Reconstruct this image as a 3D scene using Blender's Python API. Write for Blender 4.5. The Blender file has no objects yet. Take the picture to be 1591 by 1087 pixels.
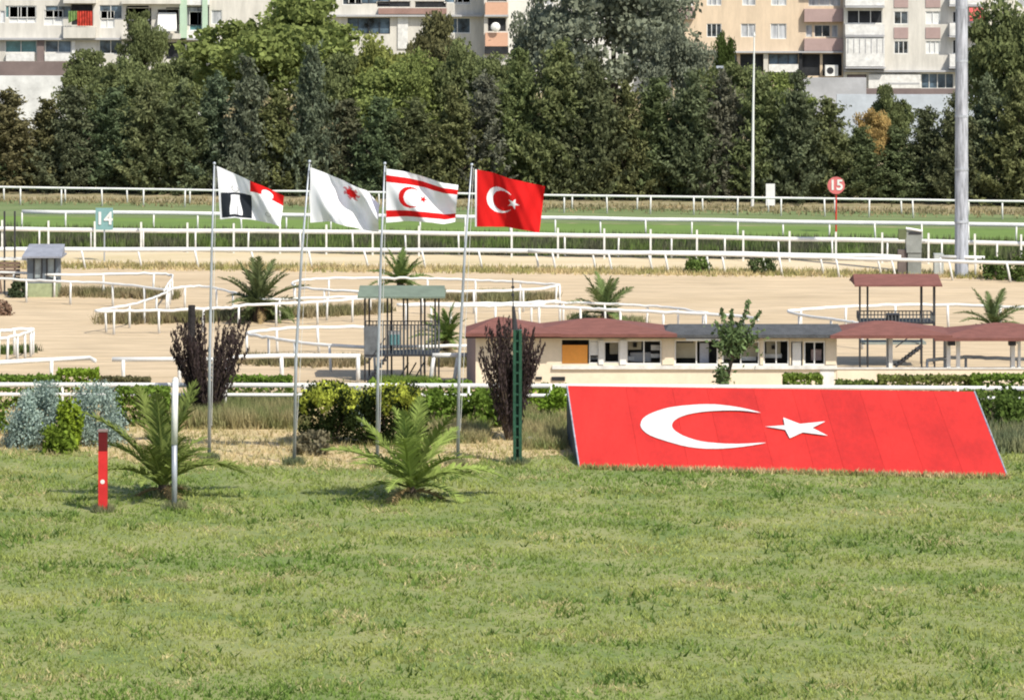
import bpy, bmesh, math, random
import numpy as np
from mathutils import Vector, Matrix
R = random.Random(7)
NP = np.random.RandomState(11)
S = bpy.context.scene
C = S.collection
PI = math.pi

# ------------------------------------------------------------ camera, sky, sun
F, H, CX, HY = 6440.0, 18.8, 795.5, -145.0       # focal length in photo pixels, eye height in metres
cam = bpy.data.cameras.new('camera'); co = bpy.data.objects.new('camera', cam); C.objects.link(co)
co.location = (0, 0, H); co.rotation_euler = (PI/2, 0, 0)
cam.sensor_width = 36; cam.lens = F/1591*36; cam.shift_y = -(543.5-HY)/1591
cam.clip_start = 1; cam.clip_end = 9000
S.camera = co
ELEV = math.radians(50)
az = Vector((0.61, -0.79)).normalized()
W = bpy.data.worlds.new('World'); S.world = W; W.use_nodes = True
nt = W.node_tree; bg = nt.nodes['Background']
sky = nt.nodes.new('ShaderNodeTexSky'); sky.sky_type = 'NISHITA'; sky.sun_disc = False
sky.sun_elevation = ELEV; sky.sun_rotation = math.atan2(az.x, az.y)
sky.dust_density = 1.5; sky.air_density = 1.0
nt.links.new(sky.outputs[0], bg.inputs[0]); bg.inputs[1].default_value = 0.13
sl = bpy.data.lights.new('sun', 'SUN'); sl.energy = 4.3; sl.angle = math.radians(0.5); sl.color = (1, .95, .84)
so = bpy.data.objects.new('sun', sl); C.objects.link(so)
so.rotation_euler = Vector((-az.x*math.cos(ELEV), -az.y*math.cos(ELEV), -math.sin(ELEV))).to_track_quat('-Z', 'Y').to_euler()
so.location = (40, 40, 60)
S.view_settings.view_transform = 'Standard'; S.view_settings.look = 'None'
S.view_settings.exposure = 0.36; S.view_settings.gamma = 1; S.view_settings.use_curve_mapping = False
S.cycles.max_bounces = 6; S.cycles.diffuse_bounces = 3; S.cycles.glossy_bounces = 2
S.cycles.transparent_max_bounces = 4; S.cycles.transmission_bounces = 2
S.cycles.filter_width = 2.0; S.cycles.use_denoising = True

# ------------------------------------------------------------ placing: a point of the photo at a depth / on the ground
def G(px, py, z=0.0):
    Y = F*(H-z)/(py-HY); return Vector(((px-CX)*Y/F, Y, z))
def P(px, py, Y):
    return Vector(((px-CX)*Y/F, Y, H-(py-HY)*Y/F))
def sc(py): return (py-HY)/H                      # pixels per metre for a thing whose foot is at py

# ------------------------------------------------------------ materials
MATS = {}
def srgb(r, g, b):
    f = lambda c: ((c/255)/12.92 if c/255 <= .04045 else (((c/255)+.055)/1.055)**2.4)
    return (f(r), f(g), f(b))
def mat(name, col, rough=.7, var=.12, scale=3.0, col2=None, stretch=(1,1,1), bump=0., bscale=20, metal=0., spec=.3, detail=5, ramp=(.35,.65), fine=.06):
    if name in MATS: return MATS[name]
    m = bpy.data.materials.new(name); m.use_nodes = True; n = m.node_tree; L = n.links
    b = n.nodes['Principled BSDF']; b.inputs['Roughness'].default_value = rough
    b.inputs['Metallic'].default_value = metal; b.inputs['Specular IOR Level'].default_value = spec
    if col2 is None: col2 = tuple(c*(1-var*2) for c in col); col = tuple(min(1, c*(1+var*.4)) for c in col)
    tc = n.nodes.new('ShaderNodeTexCoord'); mp = n.nodes.new('ShaderNodeMapping'); mp.inputs['Scale'].default_value = stretch
    L.new(tc.outputs['Object'], mp.inputs[0])
    nz = n.nodes.new('ShaderNodeTexNoise'); nz.inputs['Scale'].default_value = scale; nz.inputs['Detail'].default_value = detail
    nz.inputs['Roughness'].default_value = .65
    L.new(mp.outputs[0], nz.inputs['Vector'])
    r = n.nodes.new('ShaderNodeValToRGB'); e = r.color_ramp.elements
    e[0].position = ramp[0]; e[0].color = (*col2, 1); e[1].position = ramp[1]; e[1].color = (*col, 1)
    n3 = n.nodes.new('ShaderNodeTexNoise'); n3.inputs['Scale'].default_value = scale*9; n3.inputs['Detail'].default_value = 6; n3.inputs['Roughness'].default_value = .7
    L.new(mp.outputs[0], n3.inputs['Vector'])
    mr = n.nodes.new('ShaderNodeMapRange'); mr.inputs[1].default_value = .3; mr.inputs[2].default_value = .7; mr.inputs[3].default_value = 1-fine; mr.inputs[4].default_value = 1+fine*.6
    L.new(n3.outputs[0], mr.inputs[0]); mx = n.nodes.new('ShaderNodeMix'); mx.data_type = 'RGBA'; mx.blend_type = 'MULTIPLY'; mx.inputs[0].default_value = 1
    L.new(r.outputs[0], mx.inputs[6]); L.new(mr.outputs[0], mx.inputs[7])
    L.new(nz.outputs[0], r.inputs[0]); L.new(mx.outputs[2], b.inputs['Base Color'])
    if bump:
        n2 = n.nodes.new('ShaderNodeTexNoise'); n2.inputs['Scale'].default_value = bscale; n2.inputs['Detail'].default_value = 4
        L.new(mp.outputs[0], n2.inputs['Vector'])
        bm = n.nodes.new('ShaderNodeBump'); bm.inputs['Strength'].default_value = bump; bm.inputs['Distance'].default_value = .1
        L.new(n2.outputs[0], bm.inputs['Height']); L.new(bm.outputs[0], b.inputs['Normal'])
    MATS[name] = m; return m
def leafmat(name, col=None, trans=.3, rnd=.8, patch=None, pscale=.35, stretch=(1,1,1), lo=.42, hi=.6):
    """leaves and blades: colour of the object (or col) times a random value held by each leaf"""
    m = bpy.data.materials.new(name); m.use_nodes = True; n = m.node_tree; L = n.links
    n.nodes.remove(n.nodes['Principled BSDF']); out = n.nodes['Material Output']
    at = n.nodes.new('ShaderNodeAttribute'); at.attribute_name = 'tint'
    mr = n.nodes.new('ShaderNodeMapRange'); mr.inputs[3].default_value = 1-rnd*.55; mr.inputs[4].default_value = 1+rnd*.55
    L.new(at.outputs['Fac'], mr.inputs[0])
    mx = n.nodes.new('ShaderNodeMix'); mx.data_type = 'RGBA'; mx.blend_type = 'MULTIPLY'; mx.inputs[0].default_value = 1
    if col is None:
        oi = n.nodes.new('ShaderNodeObjectInfo'); L.new(oi.outputs['Color'], mx.inputs[6])
    else: mx.inputs[6].default_value = (*col, 1)
    src = mx.inputs[6]
    if patch is not None:
        tc = n.nodes.new('ShaderNodeTexCoord')
        nz = n.nodes.new('ShaderNodeTexNoise'); nz.inputs['Scale'].default_value = pscale; nz.inputs['Detail'].default_value = 4
        mp = n.nodes.new('ShaderNodeMapping'); mp.inputs['Scale'].default_value = stretch; L.new(tc.outputs['Object'], mp.inputs[0]); L.new(mp.outputs[0], nz.inputs['Vector'])
        rp = n.nodes.new('ShaderNodeValToRGB'); e = rp.color_ramp.elements; e[0].position = lo; e[1].position = hi
        e[0].color = (*col, 1); e[1].color = (*patch, 1); L.new(nz.outputs[0], rp.inputs[0]); L.new(rp.outputs[0], mx.inputs[6])
    L.new(mr.outputs[0], mx.inputs[7])
    d = n.nodes.new('ShaderNodeBsdfDiffuse'); t = n.nodes.new('ShaderNodeBsdfTranslucent'); s = n.nodes.new('ShaderNodeMixShader')
    s.inputs[0].default_value = trans
    L.new(mx.outputs[2], d.inputs[0]); L.new(mx.outputs[2], t.inputs[0]); L.new(d.outputs[0], s.inputs[1]); L.new(t.outputs[0], s.inputs[2])
    L.new(s.outputs[0], out.inputs[0]); MATS[name] = m; return m
white = mat('white_paint', (.72,.71,.68), .55, .12, 2.5)
whitep = mat('white_plastic', (.76,.755,.73), .45, .07, 1.2)
galv = mat('galvanised', (.50,.53,.58), .45, .2, 1.2, stretch=(3,3,.6), metal=.35)
dark = mat('dark_steel', (.045,.045,.05), .5, .2, 6)
redpaint = mat('red_paint', (.62,.03,.03), .5, .1, 2)
darkred = mat('dark_red_paint', (.12,.006,.008), .5, .1, 4)
green_steel = mat('green_steel', (.025,.085,.05), .45, .2, 4)
tile_red = mat('roof_red', (.20,.082,.066), .85, .12, 2.2, stretch=(1,3,1), bump=.12, bscale=12)
tile_grey = mat('roof_grey', (.085,.088,.092), .85, .14, 2.5, bump=.4, bscale=9)
cream = mat('cream_wall', (.74,.64,.49), .8, .05, .7)
cream2 = mat('pale_wall', (.62,.59,.53), .85, .10, .9, stretch=(1.6,1,.3))
peach = mat('peach_wall', (.64,.51,.37), .85, .08, .9, stretch=(1.6,1,.3))
pink = mat('pink_wall', (.60,.36,.25), .85, .05, .5)
mauve = mat('mauve_wall', (.40,.29,.27), .85, .06, .5)
greywall = mat('grey_wall', (.42,.42,.43), .85, .1, .5)
brownwall = mat('brown_wall', (.20,.155,.145), .85, .1, .6)
orange = mat('orange_shutter', (.85,.36,.07), .6, .04, 1)
beige = mat('beige_inner', (.42,.38,.28), .8, .05, 1)
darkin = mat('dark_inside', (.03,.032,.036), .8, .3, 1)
palegreen = mat('pale_green_column', (.42,.55,.42), .8, .05, 1)
glass = mat('window_glass', (.09,.11,.13), .15, .5, .6, spec=.6)
curtain = mat('net_curtain', (.62,.63,.64), .5, 0, .9, col2=(.20,.21,.23), stretch=(2.5,1,.4))
glassteal = mat('teal_glass', (.12,.27,.28), .2, .3, .6, spec=.6)
glassblue = mat('blue_glass', (.13,.19,.25), .2, .5, .5, spec=.6)
blind = mat('white_blind', (.70,.70,.68), .7, .05, 2)
greenroof = mat('green_roof', (.165,.205,.155), .6, .1, 2)
greensign = mat('green_sign', (.20,.36,.36), .5, .08, 2)
bark = mat('bark', (.12,.09,.065), .9, .3, 6, stretch=(1,1,.3), bump=.5)
conc = mat('concrete', (.38,.36,.33), .9, .1, 3, bump=.3)
slate = mat('slate_board', (.07,.085,.11), .7, .15, 2)

# ------------------------------------------------------------ mesh helpers
class MB:
    def __init__(s): s.v = []; s.f = []; s.mi = []; s.cur = 0
    def face(s, pts):
        i = len(s.v); s.v += [tuple(p) for p in pts]; s.f.append(tuple(range(i, i+len(pts)))); s.mi.append(s.cur)
    def box(s, x0, y0, z0, x1, y1, z1):
        i = len(s.v)
        s.v += [(x0,y0,z0),(x1,y0,z0),(x1,y1,z0),(x0,y1,z0),(x0,y0,z1),(x1,y0,z1),(x1,y1,z1),(x0,y1,z1)]
        for q in ((0,3,2,1),(4,5,6,7),(0,1,5,4),(1,2,6,5),(2,3,7,6),(3,0,4,7)):
            s.f.append(tuple(i+k for k in q)); s.mi.append(s.cur)
        return s
    def tube(s, pts, r, n=8, rz=None, cap=True):
        """a bar along pts; r a number or list; rz: other half size in Z for flat rails"""
        pts = [Vector(p) for p in pts]; rr = r if isinstance(r, (list, tuple)) else [r]*len(pts)
        i0 = len(s.v)
        for k, p in enumerate(pts):
            t = (pts[min(k+1, len(pts)-1)]-pts[max(k-1, 0)]).normalized()
            a = Vector((0,0,1)) if abs(t.z) < .9 else Vector((0,1,0))
            u = t.cross(a).normalized(); w = u.cross(t).normalized()
            for j in range(n):
                q = 2*PI*j/n
                s.v.append(tuple(p+u*math.cos(q)*rr[k]+w*math.sin(q)*(rr[k] if rz is None else rz)))
        for k in range(len(pts)-1):
            for j in range(n):
                a = i0+k*n+j; b = i0+k*n+(j+1) % n
                s.f.append((a, b, b+n, a+n)); s.mi.append(s.cur)
        if cap:
            s.f.append(tuple(i0+j for j in range(n-1, -1, -1))); s.mi.append(s.cur)
            k = i0+(len(pts)-1)*n; s.f.append(tuple(k+j for j in range(n))); s.mi.append(s.cur)
        return s
    def mesh(s, name, mats, smooth=False):
        me = bpy.data.meshes.new(name); me.from_pydata(s.v, [], s.f)
        if not isinstance(mats, (list, tuple)): mats = [mats]
        for m in mats: me.materials.append(m)
        me.polygons.foreach_set('material_index', s.mi)
        if smooth: me.polygons.foreach_set('use_smooth', [True]*len(s.f))
        me.update(); return me
def obj(name, me, parent=None, loc=None, kind=None):
    o = bpy.data.objects.new(name, me); C.objects.link(o)
    if parent is not None: o.parent = parent
    if loc is not None: o.location = loc
    if kind: o['kind'] = kind
    return o
def build(mb, name, mats, parent=None, loc=None, smooth=False, kind=None):
    return obj(name, mb.mesh(name, mats, smooth), parent, loc, kind)
def tag(o, label, cat, group=None):
    o['label'] = label; o['category'] = cat
    if group: o['group'] = group
    return o
def thing(name, label, cat, loc=(0,0,0), group=None, rotz=0):
    o = bpy.data.objects.new(name, None); C.objects.link(o); o.location = loc; o.rotation_euler.z = rotz
    o.empty_display_size = .3
    return tag(o, label, cat, group)
def npmesh(name, V, k, mats, tint=None):
    """V: (n*k, 3) corners of n separate k-gons"""
    n = len(V)//k; me = bpy.data.meshes.new(name)
    me.vertices.add(n*k); me.vertices.foreach_set('co', np.asarray(V, np.float32).ravel())
    me.loops.add(n*k); me.loops.foreach_set('vertex_index', np.arange(n*k, dtype=np.int32))
    me.polygons.add(n); me.polygons.foreach_set('loop_start', np.arange(0, n*k, k, dtype=np.int32))
    me.polygons.foreach_set('loop_total', np.full(n, k, dtype=np.int32))
    me.update(calc_edges=True)
    a = me.attributes.new('tint', 'FLOAT', 'FACE')
    a.data.foreach_set('value', np.asarray(NP.rand(n) if tint is None else tint, np.float32))
    me.materials.append(mats); return me
def leaves(centres, size, long=1.5, up=.3, outward=None):
    """diamond leaves of random orientation at centres"""
    n = len(centres); a = NP.randn(n, 3); a[:, 2] += up*2
    a /= np.linalg.norm(a, axis=1)[:, None]
    b = np.cross(a, NP.randn(n, 3)); b /= np.linalg.norm(b, axis=1)[:, None]
    s = (size*(.6+.8*NP.rand(n)))[:, None]
    a = a*s*long*.5; b = b*s*.5
    V = np.stack([centres-a, centres-b, centres+a, centres+b], axis=1)
    return V.reshape(-1, 3)

# ------------------------------------------------------------ ground
def resamp(pts, n):
    xs = np.array([p[0] for p in pts], float); ys = np.array([p[1] for p in pts], float)
    t = np.linspace(xs[0], xs[-1], n); return np.stack([t, np.interp(t, xs, ys)], 1)
def sheet(name, top, bot, z, m, jag=.25, n=900, seed=0):
    r = np.random.RandomState(seed+3)
    def line(pts):
        q = resamp(pts, n); g = np.array([G(a, b) for a, b in q])
        j = r.randn(n); j = np.convolve(j, np.ones(4)/2, 'same')+2*np.convolve(r.randn(n), np.ones(20)/9, 'same')
        g[:, 1] += jag*j*.6; g[:, 2] = z; return g
    a, b = line(top), line(bot); V = []; Fc = []
    for i in range(n): V += [tuple(a[i]), tuple(b[i])]
    for i in range(n-1): Fc.append((2*i+1, 2*i+3, 2*i+2, 2*i))
    me = bpy.data.meshes.new(name); me.from_pydata(V, [], Fc); me.materials.append(m); me.update()
    return obj(name, me, kind='structure')
m_soil = mat('dry_soil', (.36,.29,.18), .95, 0, .6, col2=(.20,.19,.09), bump=.5, bscale=6)
m_lawn = mat('lawn_soil', (.27,.27,.11), .95, 0, .35, col2=(.13,.18,.05), bump=.4, bscale=8)
m_turf = mat('turf_track_grass', (.155,.235,.052), .95, 0, .35, col2=(.12,.185,.045), stretch=(.35,1,1), bump=.5, bscale=7)
m_turf2 = mat('turf_verge_grass', (.19,.225,.095), .95, 0, .4, col2=(.12,.17,.06), stretch=(.3,1,1), bump=.5, bscale=7)
m_darkg = mat('dark_verge', (.10,.095,.075), .95, 0, .9, col2=(.05,.05,.04), bump=.5)
m_sand = mat('sand', (.57,.445,.295), .95, 0, .22, col2=(.47,.36,.225), stretch=(.13,1,1), bump=1, bscale=4, detail=9, ramp=(.3,.68), fine=.3)
m_sandy = mat('pale_sand', (.62,.50,.34), .95, 0, .3, col2=(.50,.41,.24), stretch=(.3,1,1), bump=.4, bscale=6)
m_dry = mat('dry_grass_ground', (.60,.45,.26), .95, 0, 1.1, col2=(.36,.31,.15), stretch=(.5,1,1), bump=.5, bscale=8, detail=8)
g = MB(); g.face([(-4000,-500,0),(4000,-500,0),(4000,8000,0),(-4000,8000,0)])
build(g, 'ground', m_soil, kind='structure')
XL, XR = -3000, 4600
def sl_(l, r):                                    # a boundary that falls from l at the photo's left edge to r at its right
    k = (r-l)/1591; return [(XL, max(l+k*XL, -60)), (0, l), (1591, r), (XR, r+k*(XR-1591))]
sheet('turf_verge', sl_(311, 333), sl_(336, 356), .004, m_turf2, .5, seed=1)
sheet('turf_track', sl_(336, 356), sl_(362, 384), .008, m_turf, .2, seed=2)
sheet('dark_verge', sl_(361, 383), sl_(387, 409), .012, m_darkg, .2, seed=3)
sheet('sand_verge', sl_(387, 409), sl_(416, 434), .016, m_sandy, .2, seed=4)
sheet('sand_ground', sl_(415, 433), sl_(622, 628), .020, m_sand, .1, seed=5)
LAWN = [(XL,700),(-100,700),(150,706),(230,720),(480,724),(560,730),(700,728),(760,714),(900,706),(1500,694),(1591,700),(XR,700)]
sheet('dry_bank', sl_(618, 622), [(a, b+6) for a, b in LAWN], .026, m_dry, .1, seed=6)
sheet('lawn', LAWN, [(XL,1500),(XR,1500)], .032, m_lawn, .35, seed=7)

# blades ---------------------------------------------------------------
def blades(name, pts, h, w, mat_, lean=.35, parent=None, z=0.0, fan=3, vary=0.):
    """pts (n,2) -> tufts of fan thin triangles each"""
    n = len(pts); pts = np.repeat(pts, fan, 0); n = len(pts)
    b = np.zeros((n, 3)); b[:, :2] = pts+NP.randn(n, 2)*w*1.2; b[:, 2] = z
    ang = NP.rand(n)*2*PI; d = np.stack([np.cos(ang), np.sin(ang), np.zeros(n)], 1)*(w*(.6+.8*NP.rand(n)))[:, None]
    hh = h*(.45+.8*NP.rand(n)); hh *= 1+vary*(np.sin(pts[:, 0]*.9+1.7*np.sin(pts[:, 1]*.35))*np.sin(pts[:, 1]*1.3+pts[:, 0]*.4)+.5*np.sin(pts[:, 0]*2.9+pts[:, 1]*2.1)); t = b.copy(); t[:, 2] += hh
    t[:, :2] += NP.randn(n, 2)*lean*hh[:, None]
    V = np.stack([b-d, b+d, t], 1).reshape(-1, 3)
    me = npmesh(name, V, 3, mat_, np.repeat(NP.rand(n//fan), fan)*.6+NP.rand(n)*.4)
    o = obj(name, me, parent); o['kind'] = 'stuff'; return o
m_blade = leafmat('lawn_blades', (.175,.265,.058), .3, .75, patch=(.36,.38,.12), pscale=.16, stretch=(.45,1.25,1), lo=.34, hi=.66)
m_straw = leafmat('straw_blades', (.56,.45,.25), .3, .7, patch=(.34,.32,.13), pscale=.5)
m_strawd = leafmat('brown_straw_blades', (.33,.27,.16), .3, .7, patch=(.22,.21,.10), pscale=.8)
m_dgrass = leafmat('dark_grass_blades', (.12,.12,.075), .3, .8, patch=(.15,.21,.06), pscale=.35)
m_weed = leafmat('weed_blades', (.17,.20,.11), .3, .8, patch=(.30,.29,.15), pscale=.8)
def in_px(n, x0, x1, y0, y1, clump=0, edge=None):
    """n ground points spread evenly over a patch of ground given by its corners in the photo"""
    Ya, Yb = F*H/(y1-HY), F*H/(y0-HY)
    Y = Ya+(Yb-Ya)*NP.rand(n); px = x0+(x1-x0)*NP.rand(n)
    X = (px-CX)*Y/F
    if edge is not None:
        py = F*H/Y+HY; e = np.interp(px, [p[0] for p in edge], [p[1] for p in edge]); k = py > e+NP.randn(n)*4
        X, Y = X[k], Y[k]
    if clump:
        c = NP.rand(clump, 2); k = NP.randint(0, clump, len(X))
        X = X[k]+NP.randn(len(X))*.4; Y = Y[k]+NP.randn(len(Y))*.5
    return np.stack([X, Y], 1)
p = in_px(75000, -120, 1711, 690, 1110, edge=LAWN)
tag(blades('lawn_grass', p, .11, .020, m_blade, .5, z=.02, vary=.4), 'short sunlit green lawn grass in front of the flagpoles', 'grass')
p = in_px(2600, -120, 1711, 700, 1110, clump=230, edge=LAWN)
tag(blades('lawn_weeds', p, .20, .035, leafmat('lawn_weed_blades', (.12,.19,.045), .3, .6), .7, z=.02), 'darker weed clumps scattered over the lawn', 'weeds')
p = in_px(3600, -120, 1711, 700, 1110, clump=120, edge=LAWN)
tag(blades('lawn_straw', p, .13, .02, leafmat('lawn_straw_blades', (.50,.43,.22), .3, .6), .8, z=.02), 'worn straw coloured spots scattered over the lawn', 'dry grass')
p = in_px(13000, -150, 1740, 628, 735)
p = p[(p[:, 1] > np.interp(F*p[:, 0]/p[:, 1]+CX, [a for a, b in LAWN], [F*H/(b-HY) for a, b in LAWN])-1.0)]
tag(blades('dry_bank_grass', p, .22, .018, m_straw, .5, z=.02), 'straw coloured dry grass on the bank behind the lawn', 'dry grass')
m_reed = leafmat('yellow_weed_blades', (.38,.33,.17), .3, .7, patch=(.22,.25,.10), pscale=.7)
p = in_px(9000, 265, 480, 636, 668)
tag(blades('tall_dry_grass', p, .66, .022, m_reed, .3, z=.02, fan=2), 'tall brown dry grass standing behind the second flagpole', 'dry grass')
p = np.concatenate([in_px(2600, 650, 760, 650, 690), in_px(2600, 810, 880, 640, 700)])
tag(blades('bank_weeds', p, .42, .022, m_reed, .35, z=.02, fan=2), 'tall yellowing weeds either side of the green pole', 'weeds')
p = in_px(5200, 1505, 1700, 625, 706)
tag(blades('green_weeds', p, .55, .03, m_weed, .3, z=.02, fan=3), 'grey green weeds right of the red flag board', 'weeds')
p = in_px(26000, -200, 1800, 360, 410)
k = (F*H/p[:, 1]+HY); px = F*p[:, 0]/p[:, 1]+CX; k0 = 362+22*px/1591; p = p[(k > k0) & (k < k0+24)]
tag(blades('verge_grass', p, .62, .05, m_dgrass, .12, z=.012), 'dark rough grass between the turf track and the dirt track', 'grass')
p = in_px(42000, -200, 1800, 404, 436)
k = (F*H/p[:, 1]+HY); px = F*p[:, 0]/p[:, 1]+CX; k0 = 416+17*px/1591; p = p[np.abs(k-k0+3) < 6*NP.rand(len(p))]
tag(blades('track_edge_grass', p, .26, .04, m_straw, .3, z=.016, fan=2), 'line of dry grass along the inner edge of the dirt track', 'dry grass')
p = in_px(16000, -200, 1800, 308, 344)
k = (F*H/p[:, 1]+HY); px = F*p[:, 0]/p[:, 1]+CX; k0 = 311+21*px/1591; p = p[np.abs(k-k0) < 3+6*NP.rand(len(p))**3]
tag(blades('treeline_grass', p, .22, .05, leafmat('treeline_blades', (.24,.22,.12), .3, .7, patch=(.36,.29,.16), pscale=.3), .3, z=.004, fan=2), 'dry brown grass under the trees behind the far rail', 'dry grass')

# ------------------------------------------------------------ rails
def catmull(pts, n=8):
    out = []; p = [pts[0]]+list(pts)+[pts[-1]]
    for i in range(1, len(p)-2):
        for k in range(n):
            t = k/n; a, b, c, d = p[i-1], p[i], p[i+1], p[i+2]
            out.append(.5*((2*b)+(c-a)*t+(2*a-5*b+4*c-d)*t*t+(3*b-a-3*c+d)*t*t*t))
    out.append(p[-2]); return out
postcache = {}
def rail(label, px, h=1.1, step=2.7, r=.05, rz=.075, pr=.045, slant=0., group='white running rails', off=0., low=None, smooth=True, start=None):
    pts = [G(a, b, h) for a, b in px]
    if smooth and len(pts) > 2: pts = catmull(pts)
    for q in pts: q.z += R.gauss(0, .014)
    base = Vector((pts[0].x, pts[0].y, 0)); t = thing('white_rail', label, 'rail', base, group)
    build(MB().tube([q-base for q in pts], r, 8, rz), 'top_rail', whitep, t, smooth=True)
    if low: build(MB().tube([Vector((q.x, q.y, low))-base for q in pts], r, 8, rz*.8), 'lower_rail', whitep, t, smooth=True)
    key = (h, pr, slant)
    if key not in postcache:
        b = MB()
        b.tube([(slant, abs(slant)*.3, -.06), (slant*.55, 0, h*.45), (0, 0, h-.02)], [pr*1.15, pr, pr], 7)
        postcache[key] = b.mesh('post', white, True)
    d = off; acc = 0
    for a, b in zip(pts[:-1], pts[1:]):
        L = (b-a).length
        while d <= acc+L:
            q = a+(b-a)*((d-acc)/L)-base
            o = obj('post', postcache[key], t, (q.x, q.y, 0)); o.rotation_euler = (R.gauss(0, .022), R.gauss(0, .022), 0)
            d += step
        acc += L
    return t
rail('farthest white running rail, in front of the dark trees', [(-420,285),(0,291),(800,302),(1591,313),(2000,318)], 1.1, 2.68, .045, .07, .05, off=.7)
rail('plain white rail between the two stretches of turf, starting right of the dark poles', [(34,329),(800,338),(1591,350),(2000,356)], 1.15, 2.6, .06, .12, .05)
midrail = rail('white rail with upright posts along the dark rough grass strip', [(-420,350),(0,355.5),(800,364),(1591,378),(2000,384)], 1.15, 2.9, .06, .12, .05, off=.3)
rail('broad white rail along the dry verge of the dirt track', [(-420,384),(0,387),(800,390),(1400,399)], 1.0, 2.95, .055, .12, .055, .20, off=.9)
rail('white slanting-post rail at the inner side of the dirt track, ending near the right edge', [(820,391),(1240,399),(1591,409),(2000,418)], 1.0, 2.95, .05, .09, .055, .18, off=1.3)
rail('short white rail stub running left from the foot of the light mast', [(1455,399),(1530,401)], 1.0, .9, .05, .09, .055, off=.2, smooth=False)
rail('second white rail just behind the farthest running rail', [(-420,285.5),(0,291.5),(800,302.5),(1591,313.5),(2000,318.5)], .85, 4.1, .03, .04, .05, off=2.2)
tp = MB().box(-.05,-.05,0,.05,.05,1.62).mesh('tall_post', white)
for i in range(-4, 28):
    p0 = P(3+72*i, 355.5+.0145*(3+72*i), 6440*17.65/(500.5+.0145*(3+72*i))); 
    o = obj('tall_post', tp, midrail); o.location = (p0.x-midrail.location.x, p0.y+.12-midrail.location.y, 0)
ring = 'curved white rails of the walking rings'
rail('white curved rail passing behind the grey kiosk', [(-200,420),(0,423),(90,427),(180,425.5),(258,426),(268,431),(262,440),(255,452)], 1.1, 2.4, .042, .062, .052, group=ring)
rail('white curved rail passing in front of the grey kiosk and fading right', [(-200,430),(0,433.5),(90,437),(165,440),(240,448),(262,452)], 1.1, 2.4, .042, .062, .052, group=ring, off=.6)
rail('thin curved rail left of the large back palm', [(262,452),(275,447),(310,445),(345,450),(400,464),(455,464),(560,461)], 1.05, 2.2, .04, .06, .05, group=ring)
rail('white curved rail making a pointed tip left of the back palm', [(262,453),(240,462),(200,474),(148,483),(200,483),(290,481),(345,478),(400,473),(480,470),(560,464),(606,462)], 1.05, 2.0, .042, .062, .05, group=ring, off=.5)
rail('long oval white rail in front of the dirt track above the green tower', [(870,443),(800,438),(720,434.5),(655,433),(585,432),(490,433),(455,439),(470,447),(560,452.5),(700,453),(820,450),(868,444)], 1.05, 2.4, .042, .062, .05, group=ring)
rail('white double rail narrowing to the sapling, in front of the middle palm', [(870,468),(800,471),(618,473.5),(720,475),(800,475),(900,478.5),(960,482),(1060,486),(1150,491),(1178,497)], 1.1, 2.0, .045, .075, .055, group=ring)
rail('rear white rail bending round behind the middle palm', [(826,474),(870,470),(985,474),(1040,478),(1100,487)], 1.05, 2.0, .04, .06, .05, group=ring)
rail('white curved rail behind the red-roofed tower', [(1340,503),(1300,497),(1225,484.5),(1260,480),(1330,476),(1400,474),(1500,474),(1591,478),(1800,484)], 1.1, 2.4, .045, .07, .055, group=ring)
rail('white rail seen through the open pavilion at right', [(1440,560),(1500,554),(1560,557),(1700,560)], 1.1, 2.2, .045, .07, .055, group=ring)
rail('white rail with pointed left end, behind the green-roofed tower', [(567,507),(470,509),(420,513),(382,517.5),(420,525),(470,532),(567,539),(730,537)], 1.1, 2.0, .045, .07, .055, .05, group=ring)
rail('low white rail turning at the left edge beside green tufts', [(-60,524),(-10,516),(20,512.5),(52,511),(35,519),(0,526),(-60,532)], 1.1, .9, .045, .07, .055, group=ring)
gap = 'separate white gate rails along the hedge'
rail('white gate rail with rounded right end at the left edge', [(-60,567),(0,564),(60,559.5),(140,556),(148,560)], 1.1, 2.9, .06, .09, .075, group=gap, smooth=False, off=.9)
rail('short white gate rail left of the dark plume shrub', [(174,558),(280,558),(345,558)], 1.1, 2.2, .06, .09, .075, group=gap, smooth=False, off=.45)
rail('white gate rail ending with a thick post at the green-roofed tower', [(353,560),(366,555),(440,553),(560,552)], 1.1, 3.0, .06, .09, .085, group=gap, smooth=False, off=.05)
rail('short white gate rail between the green-roofed tower and the pavilion', [(672,552),(735,551)], 1.1, .95, .05, .09, .08, -.14, group=gap, smooth=False, off=.05)
rail('long straight white rail in front of hedge and pavilion, passing behind the red board', [(-420,595),(0,597),(800,598.5),(1591,603),(2000,605)], 1.15, 3.0, .05, .085, .05, low=.78, off=.4, smooth=False)

# dry and green tufts at the feet of the curved rails
def strip(label, pxs, n, h, m, wid=.5, name='dry_tufts', cat='dry grass', w=.03):
    q = resamp(pxs, n); q[:, 0] += NP.randn(n)*6; A = np.array([G(a, b) for a, b in q])[:, :2]
    A[:, 1] += NP.randn(n)*wid; tag(blades(name, A, h, w, m, .3, z=.015), label, cat)
strip('dry grass at the foot of the rail right of the grey kiosk', [(95,458),(160,460),(270,463)], 1500, .42, m_strawd)
strip('straw tufts below the pointed rail tip left of the back palm', [(160,501),(240,500),(330,499)], 1500, .5, m_strawd)
strip('dark green weeds around the foot of the large back palm', [(330,497),(400,497),(450,493)], 900, .5, m_dgrass, name='weeds', cat='weeds')
strip('straw and weeds right of the back palm along its rail', [(455,492),(560,487),(600,484)], 1300, .45, m_strawd)
strip('brown grass in front of the long oval rail', [(620,464),(720,466),(800,468),(860,463)], 1500, .36, m_strawd)
strip('grey green weeds by the oval rail above the green antenna pole', [(750,466),(790,468),(812,468)], 500, .5, m_weed, name='weeds', cat='weeds')
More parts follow.
